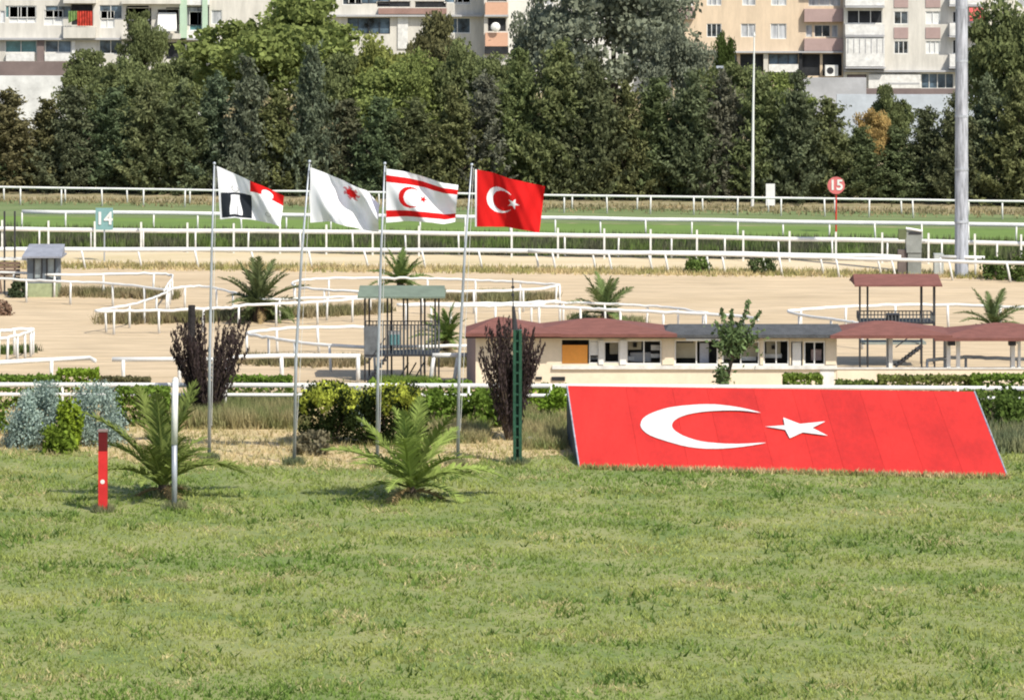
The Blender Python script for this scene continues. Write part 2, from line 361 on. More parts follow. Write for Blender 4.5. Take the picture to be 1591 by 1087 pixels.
strip('pale tufts behind the right end of the double rail', [(890,498),(940,503),(1000,505)], 700, .35, m_weed, name='weeds', cat='weeds')
strip('brown grass behind the gate rail left of the green tower', [(375,563),(440,566),(560,567)], 1500, .4, m_strawd)
strip('brown grass below the rail end right of the green tower', [(675,566),(730,567)], 500, .42, m_strawd)
strip('green tufts at the foot of the turning rail on the left edge', [(-20,550),(20,549),(52,546)], 600, .32, m_dgrass, .3, name='weeds', cat='weeds')
strip('fresh green grass under the green-roofed tower', [(590,597),(640,598),(675,597)], 900, .3, leafmat('fresh_blades', (.20,.28,.06), .35, .6), .4, name='fresh_grass', cat='grass')

# ------------------------------------------------------------ foliage
m_leaf = leafmat('tree_leaves', None, .32, .75)
m_bush = leafmat('bush_leaves', None, .25, .8)
def conifer_mesh(seed, n=15000, size=.125):
    """several leaders side by side, each a ragged cone of sprays: about 4 m wide and 8 m high"""
    r = np.random.RandomState(seed); k = 300; ld = r.randint(0, 4, k)
    off = np.array([[0, 0], [.85, .3], [-.75, .55], [.15, -.85]])*(.8+.5*r.rand(4, 1)); top = np.array([8.0, 6.9-r.rand(), 6.4-1.2*r.rand(), 5.6-r.rand()])
    t = r.rand(k)**.85; ang = r.rand(k)*2*PI
    rad = (1.55+.5*np.sin(ang*2+seed)*.4)*np.clip(1-t, 0, 1)**.7*(.45+.65*r.rand(k))+.05
    c = np.stack([off[ld, 0]*(1-t*.45)+np.cos(ang)*rad, off[ld, 1]*(1-t*.45)+np.sin(ang)*rad, .25+t*(top[ld]-.3)], 1)
    ax = np.stack([np.cos(ang)*.8, np.sin(ang)*.8, .35+.5*r.rand(k)], 1); i = r.randint(0, k, n)
    ln = (.30+.28*r.rand(k))*(1.15-t*.6)
    q = c[i]+ax[i]*(r.randn(n)*ln[i])[:, None]+r.randn(n, 3)*.10; q[:, 2] = np.abs(q[:, 2])
    return npmesh('crown', leaves(q, size, 2.2, .5), 4, m_leaf, r.rand(k)[i]*.7+r.rand(n)*.3)
def broad_mesh(seed, n=24000, size=.17, loose=1.12, k=150):
    """crown about 6 m across and 6 m high, standing on z = 2"""
    r = np.random.RandomState(seed+50)
    d = r.randn(k, 3); d /= np.linalg.norm(d, axis=1)[:, None]; d[:, 2] = np.where(d[:, 2] < -.35, -d[:, 2], d[:, 2])
    lump = 1+.22*np.sin(d[:, 0]*5+seed)*np.cos(d[:, 2]*4+seed*2)+.12*r.randn(k)
    c = d*(np.array([2.9, 2.9, 3.1])*(.40+.60*r.rand(k)**.45)[:, None])*lump[:, None]+np.array([0, 0, 5.0])
    sg = (.24+.26*r.rand(k))*loose; i = r.randint(0, k, n)
    e = r.randn(n, 3); e /= np.linalg.norm(e, axis=1)[:, None]
    q = c[i]+e*(sg[i]*1.6*r.rand(n)**.4)[:, None]*np.array([1.15, 1.15, .8])
    return npmesh('crown', leaves(q, size, 1.5, .5), 4, m_leaf, r.rand(k)[i]*.65+r.rand(n)*.35)
con = [conifer_mesh(s) for s in range(8)]
bro = [broad_mesh(s) for s in range(3)]
pine = broad_mesh(9, 13000, .15, 1.1, 95)
def limbs(top, r0, spread, nl, z1):
    b = MB(); b.tube([(0,0,-.1),(.05,.02,top*.5),(0,.05,top)], [r0, r0*.75, r0*.35], 8)
    for i in range(nl):
        a = 2*PI*i/nl+.4; z = z1+(top-z1)*.6*i/nl
        b.tube([(0,0,z),(math.cos(a)*spread*.5, math.sin(a)*spread*.5, z+spread*.45),(math.cos(a)*spread, math.sin(a)*spread, z+spread*1.1)], [r0*.4, r0*.25, r0*.1], 6)
    return b.mesh('trunk', bark, True)
tr_con = limbs(6.4, .16, 1.0, 6, 1.2); tr_bro = limbs(5.5, .22, 1.9, 6, 2.0)
def tree(px, top, halfw, kind, col, label, dY=0, i=0, group='dark evergreens behind the far rail', base=0.0):
    Y = 274-12*px/1591+dY; s = F/Y; z = H-(top-HY)/s; x = (px-CX)/s
    t = thing('evergreen_tree' if kind == 'c' else ('pine_tree' if kind == 'p' else 'broadleaf_tree'), label, 'tree', (x, Y, base), group, R.random()*6)
    hh = 8.2 if kind == 'c' else 8.4; ww = 2.0 if kind == 'c' else 3.1
    k = halfw/s/ww; t.scale = (k, k, (z-base)/hh)
    me = con[i % 8] if kind == 'c' else (pine if kind == 'p' else bro[i % 3])
    obj('trunk', tr_con if kind == 'c' else tr_bro, t)
    c = obj('crown', me, t); c.color = (*col, 1)
    return t
DG = (.125,.145,.075); GG = (.15,.17,.11); BG = (.165,.16,.075); LG = (.21,.25,.08); YG = (.24,.26,.08); OG = (.165,.19,.08); PG = (.22,.24,.17)
def near(t): return t
front = [
 (-62,128,58,DG,'dark evergreen cut by the left edge of the photo'),
 (12,138,56,BG,'brownish evergreen at the left edge below the white wall'),
 (72,154,42,BG,'small yellowish evergreen second from the left edge'),
 (116,138,50,DG,'pointed dark evergreen below the white wall end'),
 (178,134,52,DG,'dark evergreen left of the first flag, above the 14 board'),
 (232,124,50,OG,'olive evergreen below the pale green columns'),
 (284,126,48,DG,'low dark evergreen just left of the first flagpole'),
 (338,118,46,GG,'grey green evergreen directly behind the first flagpole top'),
 (384,88,44,GG,'tall grey evergreen between the first two flagpoles'),
 (436,140,46,OG,'olive evergreen behind the first flag fly end'),
 (482,70,38,GG,'tall narrow grey evergreen behind the second flagpole'),
 (536,158,50,DG,'low dark evergreen above the plain white flag'),
 (592,150,46,DG,'dark evergreen behind the third flagpole'),
 (644,150,50,DG,'dark evergreen above the white flag with red stripes'),
 (700,132,48,BG,'brown-tinged evergreen between third and fourth flagpoles'),
 (752,118,46,GG,'dark evergreen behind the red flag pole top'),
 (806,76,56,OG,'wide olive evergreen above the red flag'),
 (866,62,56,OG,'tallest olive evergreen right of the red flag'),
 (922,92,50,DG,'dark evergreen in the middle right of the red flag'),
 (972,130,44,BG,'brownish low evergreen under the grey pine'),
 (1022,118,50,DG,'dark evergreen under the right side of the grey pine'),
 (1076,108,48,DG,'dark evergreen below the peach building corner'),
 (1124,112,44,GG,'grey green evergreen just left of the thin white pole'),
 (1180,114,46,OG,'bright-sided evergreen right of the thin white pole'),
 (1240,112,48,DG,'pointed dark evergreen left of the round sign'),
 (1290,152,46,OG,'evergreen directly above the round red sign'),
 (1338,198,40,DG,'low dark evergreen below the orange-leaved tree'),
 (1392,200,44,DG,'lowest dark evergreen above the grey cabinet'),
 (1440,166,42,DG,'pointed evergreen left of the light mast'),
 (1486,142,40,DG,'evergreen hidden behind the light mast'),
 (1530,118,46,GG,'grey green evergreen just right of the light mast'),
 (1584,120,50,OG,'olive evergreen at the right edge of the photo'),
 (1645,110,60,DG,'dark evergreen beyond the right edge')]
for i, (px, top, hw, col, lab) in enumerate(front):
    c = tuple(v*(.92+.16*R.random()) for v in col)
    tree(px, top-2, hw+7, 'c', c, lab, R.uniform(-1.2, 1.2), i)
back = [
 (432,8,106,'b',LG,'large bright green round tree in front of the cream building',14),
 (588,72,50,'b',YG,'lime green tree between the bright round tree and the wide window',12),
 (600,112,60,'b',LG,'lower lime tree behind the third flagpole top',8),
 (674,34,40,'b',BG,'brownish green tree in front of the wide blue window',16),
 (722,80,46,'b',OG,'green tree under the balcony with the satellite dish',10),
 (952,-42,104,'p',PG,'tall grey green pine reaching the top of the photo',16),
 (846,4,46,'p',PG,'loose grey pine left of the tallest pine',18),
 (1050,52,48,'p',PG,'small grey pine at the peach building corner',12),
 (225,26,34,'p',OG,'small tree climbing in front of the left facade balconies',54),
 (136,88,40,'b',OG,'low green bushy tree before the teal shop windows',42),
 (285,90,48,'b',OG,'green bushy tree left of the white pillar',42),
 (1358,178,24,'b',(.42,.30,.12),'orange leaved tree left of the light mast',1),
 (1385,142,26,'b',OG,'slim light green tree behind the orange leaved tree',8),
 (1578,12,62,'b',OG,'broad olive tree at the top right corner',14),
 (1125,62,18,'b',(.07,.10,.03),'little tree top before the peach building',30),
 (520,96,44,'b',OG,'green tree below the right side of the bright round tree',9),
 (632,96,48,'b',LG,'bright green tree above the white flag with red stripes',9),
 (770,96,40,'b',OG,'green tree under the peach balcony block',9),
 (1215,124,44,'b',LG,'light green tree in front of the ground floor of the peach building',10),
 (200,104,52,'b',OG,'green tree top under the left facade, above the pointed evergreen',12),
 (1140,108,46,'b',OG,'green tree left of the thin white pole, behind the evergreens',9)]
for i, (px, top, hw, kd, col, lab, dY) in enumerate(back):
    tree(px, top-3, hw*1.22, kd, col, lab, dY, i, 'trees between the evergreens and the buildings')

def bush(px, base, hw, hpx, col, label, name='round_bush', n=2600, size=.11, cat='bush', stemh=.2, group=None, boxy=False, seed=0, flat=.0, up=.5, dx=None, gold=False):
    s = sc(base); g0 = G(px, base); w = hw/s; h = hpx/s; dp = dx or w
    r = np.random.RandomState(int(px)+seed+500)
    t = thing(name, label, cat, g0, group)
    if boxy:
        q = r.rand(n, 3)*2-1; ax = r.randint(0, 3, n); q[np.arange(n), ax] = np.sign(q[np.arange(n), ax])*(.86+.16*r.rand(n))
        q[:, 2] = np.where(ax == 2, np.abs(q[:, 2]), q[:, 2])
        q = q*np.array([w, dp, h*.5])+np.array([0, 0, h*.5]); q[:, 2] = np.clip(q[:, 2]+r.randn(n)*.03, .02, None)
        tint = r.rand(n)
    else:
        k = 46; d = r.randn(k, 3); d /= np.linalg.norm(d, axis=1)[:, None]; d[:, 2] = np.abs(d[:, 2])*1.0-.15; d = d/(np.abs(d).max(1)**.7)[:, None]
        c = d*(.55+.42*r.rand(k))[:, None]*np.array([w, dp, h*.9])+np.array([0, 0, h*.16]); i = r.randint(0, k, n)
        q = c[i]+r.randn(n, 3)*np.array([w, dp, h*.8])*.13; q[:, 2] = np.clip(q[:, 2], .03, h*1.08)
        tint = r.rand(k)[i]*.5+r.rand(n)*.5
    c = obj('foliage', npmesh('foliage', leaves(q, size, 1.5, up), 4, m_bush, tint), t); c.color = (*col, 1)
    if gold:  # yellow leaf shell over the top of the darker foliage
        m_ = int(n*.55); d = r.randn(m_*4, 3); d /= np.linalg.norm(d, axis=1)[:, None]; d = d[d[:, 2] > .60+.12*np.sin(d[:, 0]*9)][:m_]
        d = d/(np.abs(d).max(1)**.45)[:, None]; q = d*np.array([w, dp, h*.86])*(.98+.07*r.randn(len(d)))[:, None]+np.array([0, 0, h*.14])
        c2 = obj('yellow_leaves', npmesh('yellow_leaves', leaves(q, size, 1.5, .8), 4, m_bush), t); c2.color = (.40,.44,.07, 1); c2['label'] = 'yellow leaves on top'
    b = MB()
    for j in range(5):
        a = j*1.3; b.tube([(math.cos(a)*.05, math.sin(a)*.05, -.05), (math.cos(a)*w*.45, math.sin(a)*dp*.45, h*.6)], [.03, .012], 6)
    build(b, 'stem', bark, t); return t
SILVER = (.31,.39,.34); LIME = (.20,.27,.03); SHADED = (.038,.055,.018); HG = (.13,.20,.035)  # dark bush green deepened to carry the shade low in the bushes
bush(52,694,46,94,SILVER,'silvery blue shrub at far left with dark twiggy base','silver_shrub',9000,.062,'shrub',up=.9)
bush(150,690,46,90,SILVER,'silvery blue shrub behind the red post','silver_shrub',9000,.062,'shrub',up=.9,seed=2)
bush(107,697,20,76,LIME,'lime green bush squeezed between the two silvery shrubs',n=1600)
bush(92,704,24,46,(.15,.21,.03),'small green ball bush at the foot of the silvery shrubs',n=1700)
bush(515,690,50,88,SHADED,'large dark bush with yellow top right of the second flagpole',n=5200,size=.085,gold=True)
bush(608,688,50,86,SHADED,'dark bush with yellow top behind the third flagpole',n=5200,size=.085,seed=4,gold=True)
bush(556,664,16,58,SILVER,'small silvery shrub between the two dark bushes','silver_shrub',1200,.10,'shrub')
bush(488,706,26,34,(.18,.16,.10),'low greyish bush in front of the dark bush',n=900)
bush(680,660,32,56,HG,'green bush left of the fourth flagpole',n=2200)
bush(748,662,34,54,HG,'green bush just right of the fourth flagpole',n=2200)
bush(860,650,24,46,(.15,.24,.03),'bright green bush touching the left end of the red board',n=1700)
bush(222,660,40,56,HG,'clipped green bush right of the silvery shrubs','clipped_bush',2500,boxy=True,dx=.7)
bush(-30,672,44,64,HG,'green bush cut by the left edge beside the silvery shrub',n=2500)
bush(1560,668,62,60,(.10,.15,.035),'dark green bush right of the red flag board',n=3800)
bush(1640,664,50,60,(.10,.15,.035),'dark green bush at the right edge',n=2600)
for (a, b_, y, hp, lab, col) in [(-60,90,634,48,'low hedge behind the rail at the left edge',HG),(90,152,630,54,'taller bright hedge piece behind the rail',(.17,.25,.03)),
    (155,232,628,40,'brownish low hedge left of the dark plume shrub',(.13,.12,.06)),(345,452,630,43,'low green hedge right of the dark plume shrub',HG),
    (575,730,630,36,'low green hedge below the green-roofed tower',(.16,.24,.04)),
    (742,884,632,32,'bright clipped hedge between the pavilion corner and the red board',(.17,.27,.03)),
    (1218,1276,629,46,'short clipped hedge above the star on the red board',(.15,.21,.04)),
    (1300,1360,628,34,'thin low hedge at the pavilion wall above the red board',(.14,.18,.05)),
    (1366,1510,630,44,'olive hedge in front of the open pavilion',(.15,.17,.05)),
    (1510,1720,634,50,'green hedge at the right end of the open pavilion',(.15,.22,.04))]:
    bush((a+b_)/2, y, (b_-a)/2, hp, col, lab, 'clipped_hedge', int(26*(b_-a)), .11, 'hedge', boxy=True, dx=.5, group='clipped hedge pieces behind the near rail')
bush(1085,424,20,24,(.13,.19,.05),'left of two small round bushes on the dirt track edge',n=900,group='small bushes by the dirt track')
bush(1183,425,20,23,(.09,.12,.05),'darker of two small round bushes on the dirt track edge',n=900,group='small bushes by the dirt track')
bush(1552,434,26,36,(.09,.13,.04),'dark bush right of the light mast foot',n=1400,group='small bushes by the dirt track')
bush(1600,436,30,44,(.10,.14,.04),'dark bush at the right edge beyond the mast',n=1400,group='small bushes by the dirt track')
bush(30,462,14,26,(.06,.08,.04),'dark bush at the left foot of the grey kiosk',n=800)
bush(5,490,12,22,(.26,.17,.12),'small reddish brown bush on the sand at the left edge',n=500)

# dark plume shrubs -------------------------------------------------------
def plume(px, base, top, hw, label, seed, col=(.058,.043,.042), nst=70):
    s = sc(base); g0 = G(px, base); h = (base-top)/s; w = hw/s; r = np.random.RandomState(seed)
    w *= 1.08
    t = thing('plume_shrub', label, 'shrub', g0, 'dark purple upright shrubs')
    st = MB(); Q = []; T = []
    for i in range(nst):
        a = r.rand()*2*PI; k = r.rand()**.5; tip = np.array([math.cos(a)*k*w, math.sin(a)*k*w, h*(.62+.38*r.rand())*(1-.12*k)])
        mid = np.array([tip[0]*.5, tip[1]*.5, tip[2]*.5]); b0 = np.array([math.cos(a)*.08, math.sin(a)*.08, -.05])
        st.tube([b0, mid*.55+b0*.3, mid, tip], [.045, .03, .02, .006], 5)
        m = 88; u = r.rand(m)**.8; u = .15+.85*u
        c = (1-u)[:, None]**2*b0+2*((1-u)*u)[:, None]*mid*1.1+(u**2)[:, None]*tip
        Q.append(c+r.randn(m, 3)*.07*(1.25-u)[:, None]*np.array([1.2, 1.2, 1.2])); T.append(np.full(m, r.rand()))
    build(st, 'branch_cluster', bark, t)
    q = np.concatenate(Q); n = len(q)
    a = np.tile([0, 0, 1.], (n, 1))+r.randn(n, 3)*.35; b = np.cross(a, r.randn(n, 3)); b /= np.linalg.norm(b, axis=1)[:, None]
    V = np.stack([q-a*.08, q-b*.028, q+a*.09, q+b*.028], 1).reshape(-1, 3)
    c = obj('foliage', npmesh('foliage', V, 4, m_bush, np.concatenate(T)*.5+r.rand(n)*.5), t); c.color = (*col, 1)
plume(324,654,468,62,'dark purple plume-shaped shrub behind the first flagpole',3)
plume(792,684,484,50,'dark purple fan-shaped shrub behind the green antenna pole',8,nst=84)
b = MB(); s0 = sc(654); b.tube([(0,0,0),(0,0,(654-560)/s0),(.02,0,(654-474)/s0)], [.16,.15,.13], 8)
tag(build(b, 'dead_trunk', mat('black_bark', (.035,.03,.03), .9, .3, 5, bump=.5), loc=G(297,654)), 'black cut trunk standing in the left side of the plume shrub', 'tree trunk')

# sapling before the pavilion
g0 = G(1126,640); t = thing('sapling_tree', 'leaning green sapling in front of the grey-roofed part of the pavilion', 'tree', g0)
s0 = sc(640); lp = lambda x, y, dy=0: ((x-1126)/s0, dy, (640-y)/s0)
b = MB(); b.tube([lp(1126,645), lp(1127,600), lp(1137,560), lp(1143,520)], [.09,.08,.06,.03], 7)
tips = [(1120,478),(1112,500),(1164,466),(1181,484),(1150,500),(1136,482),(1175,520),(1108,530),(1150,540)]
for i, (a, c_) in enumerate(tips): b.tube([lp(1139,555), lp((a+1140)/2+2, (c_+545)/2), lp(a, c_, .2*math.sin(i*2))], [.03,.02,.006], 5)
build(b, 'trunk', bark, t)
Q = []
for i, (a, c_) in enumerate(tips):
    for k in range(90):
        u = .25+.75*R.random(); Q.append(np.array(lp(1139+(a-1139)*u+R.gauss(0, 5*(1.15-u)), 555+(c_-555)*u+R.gauss(0, 6*(1.15-u)), R.gauss(0, .25))))
for k in range(330): Q.append(np.array(lp(1141+R.gauss(0, 19), 526+R.gauss(0, 13), R.gauss(0, .35))))
for k in range(260): Q.append(np.array(lp(1122+R.gauss(0, 6), 585+R.gauss(0, 9), R.gauss(0, .2))))
c = obj('foliage', npmesh('foliage', leaves(np.array(Q), .11, 1.7, .3), 4, m_bush), t); c.color = (.12,.17,.07,1)

# palms -----------------------------------------------------------------
def frond_mesh(seed, L=1.0, droop=.5, leafl=.26):
    """one feather leaf along +X rising then arching; unit length"""
    r = np.random.RandomState(seed); b = MB(); n = 40; pts = []
    for i in range(n+1):
        u = i/n; pts.append(np.array([u-.10*u*u*droop*2, 0, -.55*droop*u**2.2]))
    b.tube([tuple(pts[i]) for i in range(0, n+1, 4)], [.016*(1-.8*i/n)+.002 for i in range(0, n+1, 4)], 5)
    for i in range(3, n+1):
        u = i/n; ll = leafl*(math.sin(PI*min(1, u*.9+.12))**.6)*(.85+.3*r.rand())
        tg = pts[i]-pts[i-1]; tg /= np.linalg.norm(tg)
        for sd in (-1, 1):
            d = tg*.75+np.array([0, sd*.75, .30+.1*r.randn()])+r.randn(3)*.06; d /= np.linalg.norm(d)
            p0 = pts[i]; w = tg*.015
            b.face([p0-w, p0+w, p0+d*ll*.6+w*.7+np.array([0,0,-.008]), p0+d*ll+np.array([0,0,-.07*ll/.26]), p0+d*ll*.6-w*.7+np.array([0,0,-.008])])
    me = b.mesh('frond', m_bush); a = me.attributes.new('tint', 'FLOAT', 'FACE')
    a.data.foreach_set('value', (r.rand(len(b.f))*.6+.2).astype(np.float32)); return me
FR = [frond_mesh(i, droop=.32+.2*i, leafl=.20+.025*(i % 3)) for i in range(5)]
trunk_p = MB()
for i in range(10):
    z = i*.05; trunk_p.tube([(0,0,z),(0,0,z+.06)], [.17-.004*i, .19-.006*i], 9)
trunk_p = trunk_p.mesh('trunk', bark)
def palm(px, base, L, label, n=26, col=(.13,.20,.06), seed=1, lo=15, trunk=1.0, group='young feather palms', dead=3):
    r = random.Random(seed); t = thing('palm_tree', label, 'palm', G(px, base), group)
    o = obj('trunk', trunk_p, t); o.scale = (trunk*1.0, trunk*1.0, trunk)
    for i in range(n):
        f = i/(n-1); el = math.radians(86-(86-lo)*f**.85+r.uniform(-9, 9)); a = i*2.39996+r.uniform(-.45, .45)
        o = obj('frond', FR[min(4, int(f*4.2))], t, (0, 0, .42*trunk)); k = L*(.66+.48*r.random())*(1-.08*f)
        o.scale = (k, k, k); o.rotation_euler = (r.uniform(-.25, .25), -el, a)
        q = r.uniform(.75, 1.3); o.color = (col[0]*q, col[1]*q, col[2]*q, 1)
    for i in range(dead):
        a = i*2.1+seed; o = obj('frond', FR[4], t, (0, 0, .34*trunk)); k = L*r.uniform(.5, .75); o.scale = (k, k, k)
        o.rotation_euler = (r.uniform(-.6, .6), math.radians(r.uniform(-12, 4)), a); o.color = (.30, .22, .11, 1); o['label'] = 'dry brown frond'
    return t
palm(252,773,3.4,'front palm at left, with the white post in front of it',17,(.19,.235,.065),1,34,.9)
palm(640,777,3.5,'front palm between the third and fourth flagpoles',19,(.21,.27,.07),2,26,.9)
palm(402,500,2.45,'large back palm right of the first flagpole',34,(.12,.145,.06),3,2,1.6)
palm(622,458,1.9,'back palm rising behind the green tower roof',26,(.14,.20,.06),4,20,1.2)
palm(694,545,1.7,'small palm between the green tower and the pavilion',26,(.13,.19,.05),5,10,1.0)
palm(940,506,2.1,'back palm behind the left red roof of the pavilion',20,(.14,.19,.07),6,12,1.2)
palm(1543,524,1.9,'palm behind the right end of the pavilion roof',18,(.13,.17,.07),7,5,1.2)

# ------------------------------------------------------------ walls with real openings
def wall_holes(mb, x0, x1, z0, z1, y, holes, depth=.25):
    xs = sorted({x0, x1, *[h[0] for h in holes], *[h[2] for h in holes]}); zs = sorted({z0, z1, *[h[1] for h in holes], *[h[3] for h in holes]})
    xs = [x for x in xs if x0 <= x <= x1]; zs = [z for z in zs if z0 <= z <= z1]
    for a, b in zip(xs[:-1], xs[1:]):
        for c, d in zip(zs[:-1], zs[1:]):
            mx, mz = (a+b)/2, (c+d)/2
            if any(h[0] < mx < h[2] and h[1] < mz < h[3] for h in holes): continue
            mb.face([(a,y,c),(b,y,c),(b,y,d),(a,y,d)])
    for a, c, b, d in holes:
        mb.face([(a,y,c),(a,y,d),(a,y+depth,d),(a,y+depth,c)]); mb.face([(b,y,c),(b,y+depth,c),(b,y+depth,d),(b,y,d)])
        mb.face([(a,y,c),(a,y+depth,c),(b,y+depth,c),(b,y,c)]); mb.face([(a,y,d),(b,y,d),(b,y+depth,d),(a,y+depth,d)])
def box_shell(mb, x0, x1, y0, y1, z0, z1):         # the other walls and the top
    mb.face([(x0,y0,z0),(x0,y0,z1),(x0,y1,z1),(x0,y1,z0)]); mb.face([(x1,y0,z0),(x1,y1,z0),(x1,y1,z1),(x1,y0,z1)])
    mb.face([(x0,y1,z0),(x0,y1,z1),(x1,y1,z1),(x1,y1,z0)]); mb.face([(x0,y0,z1),(x1,y0,z1),(x1,y1,z1),(x0,y1,z1)])
def window(parent, a, c, b, d, y, depth, pane=None, frame=None, bars=2, name='window'):
    fr = MB(); e = .06; yy = y+depth-.10
    fr.box(a, yy, c, a+e, yy+.07, d); fr.box(b-e, yy, c, b, yy+.07, d); fr.box(a+e, yy, c, b-e, yy+.07, c+e); fr.box(a+e, yy, d-e, b-e, yy+.07, d)
    for i in range(1, bars):
        x = a+(b-a)*i/bars; fr.box(x-e*.5, yy+.005, c+e, x+e*.5, yy+.065, d-e)
    w = build(fr, name, frame or whitep, parent)
    build(MB().box(a+.005, y+depth-.02, c+.005, b-.005, y+depth+.02, d-.005), 'pane', pane or glass, w)
    return w
def X(px, Y): return (px-CX)*Y/F
def Z(py, Y): return H-(py-HY)*Y/F
def building(label, px0, px1, Y, wall, wins, roofz=26, depth=12, repeat=None, z0=0, extra=None, dark_open=()):
    """wins: (px0, py0, px1, py1, pane, frame, bars); repeat=(period px, rows) copies the upper windows upward"""
    t = thing('apartment_building', label, 'building', (X((px0+px1)/2, Y), Y, 0)); ox, oy = t.location.x, Y
    hs = []; allw = []
    for w in wins:
        allw.append(w)
        if repeat and w[1] < 75:
            for k in range(1, repeat[1]+1):
                allw.append((w[0], w[1]-k*repeat[0], w[2], w[3]-k*repeat[0])+tuple(w[4:]))
    zz = []
    for w in allw:
        h = (X(w[0], Y)-ox, Z(w[3], Y), X(w[2], Y)-ox, Z(w[1], Y)); 
        if h[3] > roofz-.6: continue
        hs.append(h); zz.append((h, w))
    mb = MB(); x0, x1 = X(px0, Y)-ox, X(px1, Y)-ox
    wall_holes(mb, x0, x1, z0, roofz, 0, hs, .14); box_shell(mb, x0, x1, 0, depth, z0, roofz)
    build(mb, 'wall', wall, t)
    build(MB().box(x0-.3, -.3, roofz+.003, x1+.3, depth+.3, roofz+.35), 'roof', greywall, t)
    for h, w in zz: window(t, *h[:2], h[2], h[3], 0, .14, (curtain if w[4] is glass and R.random() < .7 else w[4]), w[5], w[6])
    return t, ox
def slab(parent, ox, Y, px0, py0, px1, py1, out, m, name='balcony', back=0.0, rep=None):
    for k in range(0, (rep[1] if rep else 0)+1):
        dy = k*(rep[0] if rep else 0)
        build(MB().box(X(px0, Y)-ox, -out, Z(py1-dy, Y), X(px1, Y)-ox, back-.003, Z(py0-dy, Y)), name, m, parent)
YB = 350.0
# left block
wl = [(14,10,56,36,blind,whitep,3),(0,17,8,36,glass,whitep,1),(68,16,98,40,blind,whitep,2),(110,6,145,40,darkin,cream2,1),(156,17,178,44,blind,whitep,2),
      (196,12,236,50,darkin,cream2,1),(244,14,278,50,darkin,cream2,1),(294,18,314,48,glassteal,whitep,1),(328,16,345,38,glass,whitep,1),(-60,12,-20,38,glass,whitep,2),
      (8,63,57,82,glassteal,white,2),(70,63,111,82,glassblue,white,2),(154,62,190,84,glassblue,white,2),(196,62,232,86,darkin,white,1),(258,66,288,92,darkin,dark,1),(290,65,325,94,glass,dark,2),(-80,63,-4,82,glassteal,white,3)]
t, ox = building('pale apartment block at top left with teal shop windows', -140, 346, YB, cream2, wl, repeat=(54, 4))
slab(t, ox, YB, 100, 42, 150, 59, .9, cream2, rep=(54, 3)); slab(t, ox, YB, 190, 52, 282, 60, .9, cream2, rep=(54, 3))
slab(t, ox, YB, 282, 48, 326, 62, .5, white, rep=(54, 3))
for a, b_ in ((280,291),(315,323)): build(MB().box(X(a,YB)-ox, -.65, Z(62,YB), X(b_,YB)-ox, -.003, 25.9), 'green_column', palegreen, t)
slab(t, ox, YB, -138, 59, 340, 62, .65, greywall, 'ledge')
slab(t, ox, YB, 58, 62, 69, 96, .30, brownwall, 'pillar'); slab(t, ox, YB, 325, 62, 345, 100, .45, white, 'pillar'); slab(t, ox, YB, 112, 63, 117, 96, .2, white, 'pillar')
slab(t, ox, YB, 10, 83, 54, 95, .35, white, 'shop_sill'); slab(t, ox, YB, 70, 83, 150, 95, .35, white, 'shop_sill')
b = MB()
for i in range(12):
    x = X(122+i*2, YB)-ox; x2 = X(124+i*2, YB)-ox; b.face([(x,-.95+.08*(i%2),Z(40,YB)),(x2,-.95+.08*((i+1)%2),Z(40,YB)),(x2,-.95+.08*((i+1)%2),Z(17,YB)),(x,-.95+.08*(i%2),Z(17,YB))])
tag(build(b, 'hanging_cloth', mat('red_cloth', (.50,.05,.03), .8, .3, 3), loc=(ox, YB, 0)), 'red cloth hanging in a balcony at top left', 'cloth')
b = MB()
for i in range(8):
    x = X(108+i*2, YB)-ox; x2 = X(110+i*2, YB)-ox; b.face([(x,-.9+.08*(i%2),Z(36-i,YB)),(x2,-.9+.08*((i+1)%2),Z(35-i,YB)),(x2,-.9+.08*((i+1)%2),Z(17,YB)),(x,-.9+.08*(i%2),Z(17,YB))])
tag(build(b, 'hanging_cloth', mat('green_cloth', (.16,.25,.08), .8, .3, 3), loc=(ox, YB, 0)), 'green cloth hanging beside the red cloth at top left', 'cloth')
b = MB(); b.face([(X(246,YB)-ox,-.1,Z(20,YB)),(X(274,YB)-ox,-.1,Z(20,YB)),(X(277,YB)-ox,-1.6,Z(44,YB)),(X(247,YB)-ox,-1.6,Z(44,YB))])
b.face([(X(247,YB)-ox,-1.6,Z(44,YB)),(X(277,YB)-ox,-1.6,Z(44,YB)),(X(277,YB)-ox,-1.6,Z(48,YB)),(X(247,YB)-ox,-1.6,Z(48,YB))])
tag(build(b, 'awning', mat('awning_white', (.75,.75,.72), .8, .04, 2), loc=(ox, YB, 0)), 'white sloping awning left of the pale green columns', 'awning')
# plinth and walls below
Yw = 343
tag(build(MB().box(X(-140,Yw), Yw, 0, X(124,Yw), Yw+.6, Z(96,Yw)), 'brown_wall', brownwall), 'brown terrace wall under the teal shop windows', 'wall')
Yw = 322
tag(build(MB().box(X(-200,Yw), Yw, 0, X(330,Yw), Yw+.4, Z(118,Yw)), 'white_wall', mat('rough_white_wall', (.68,.68,.66), .85, .12, .8)), 'long white garden wall above the trees at left', 'wall')
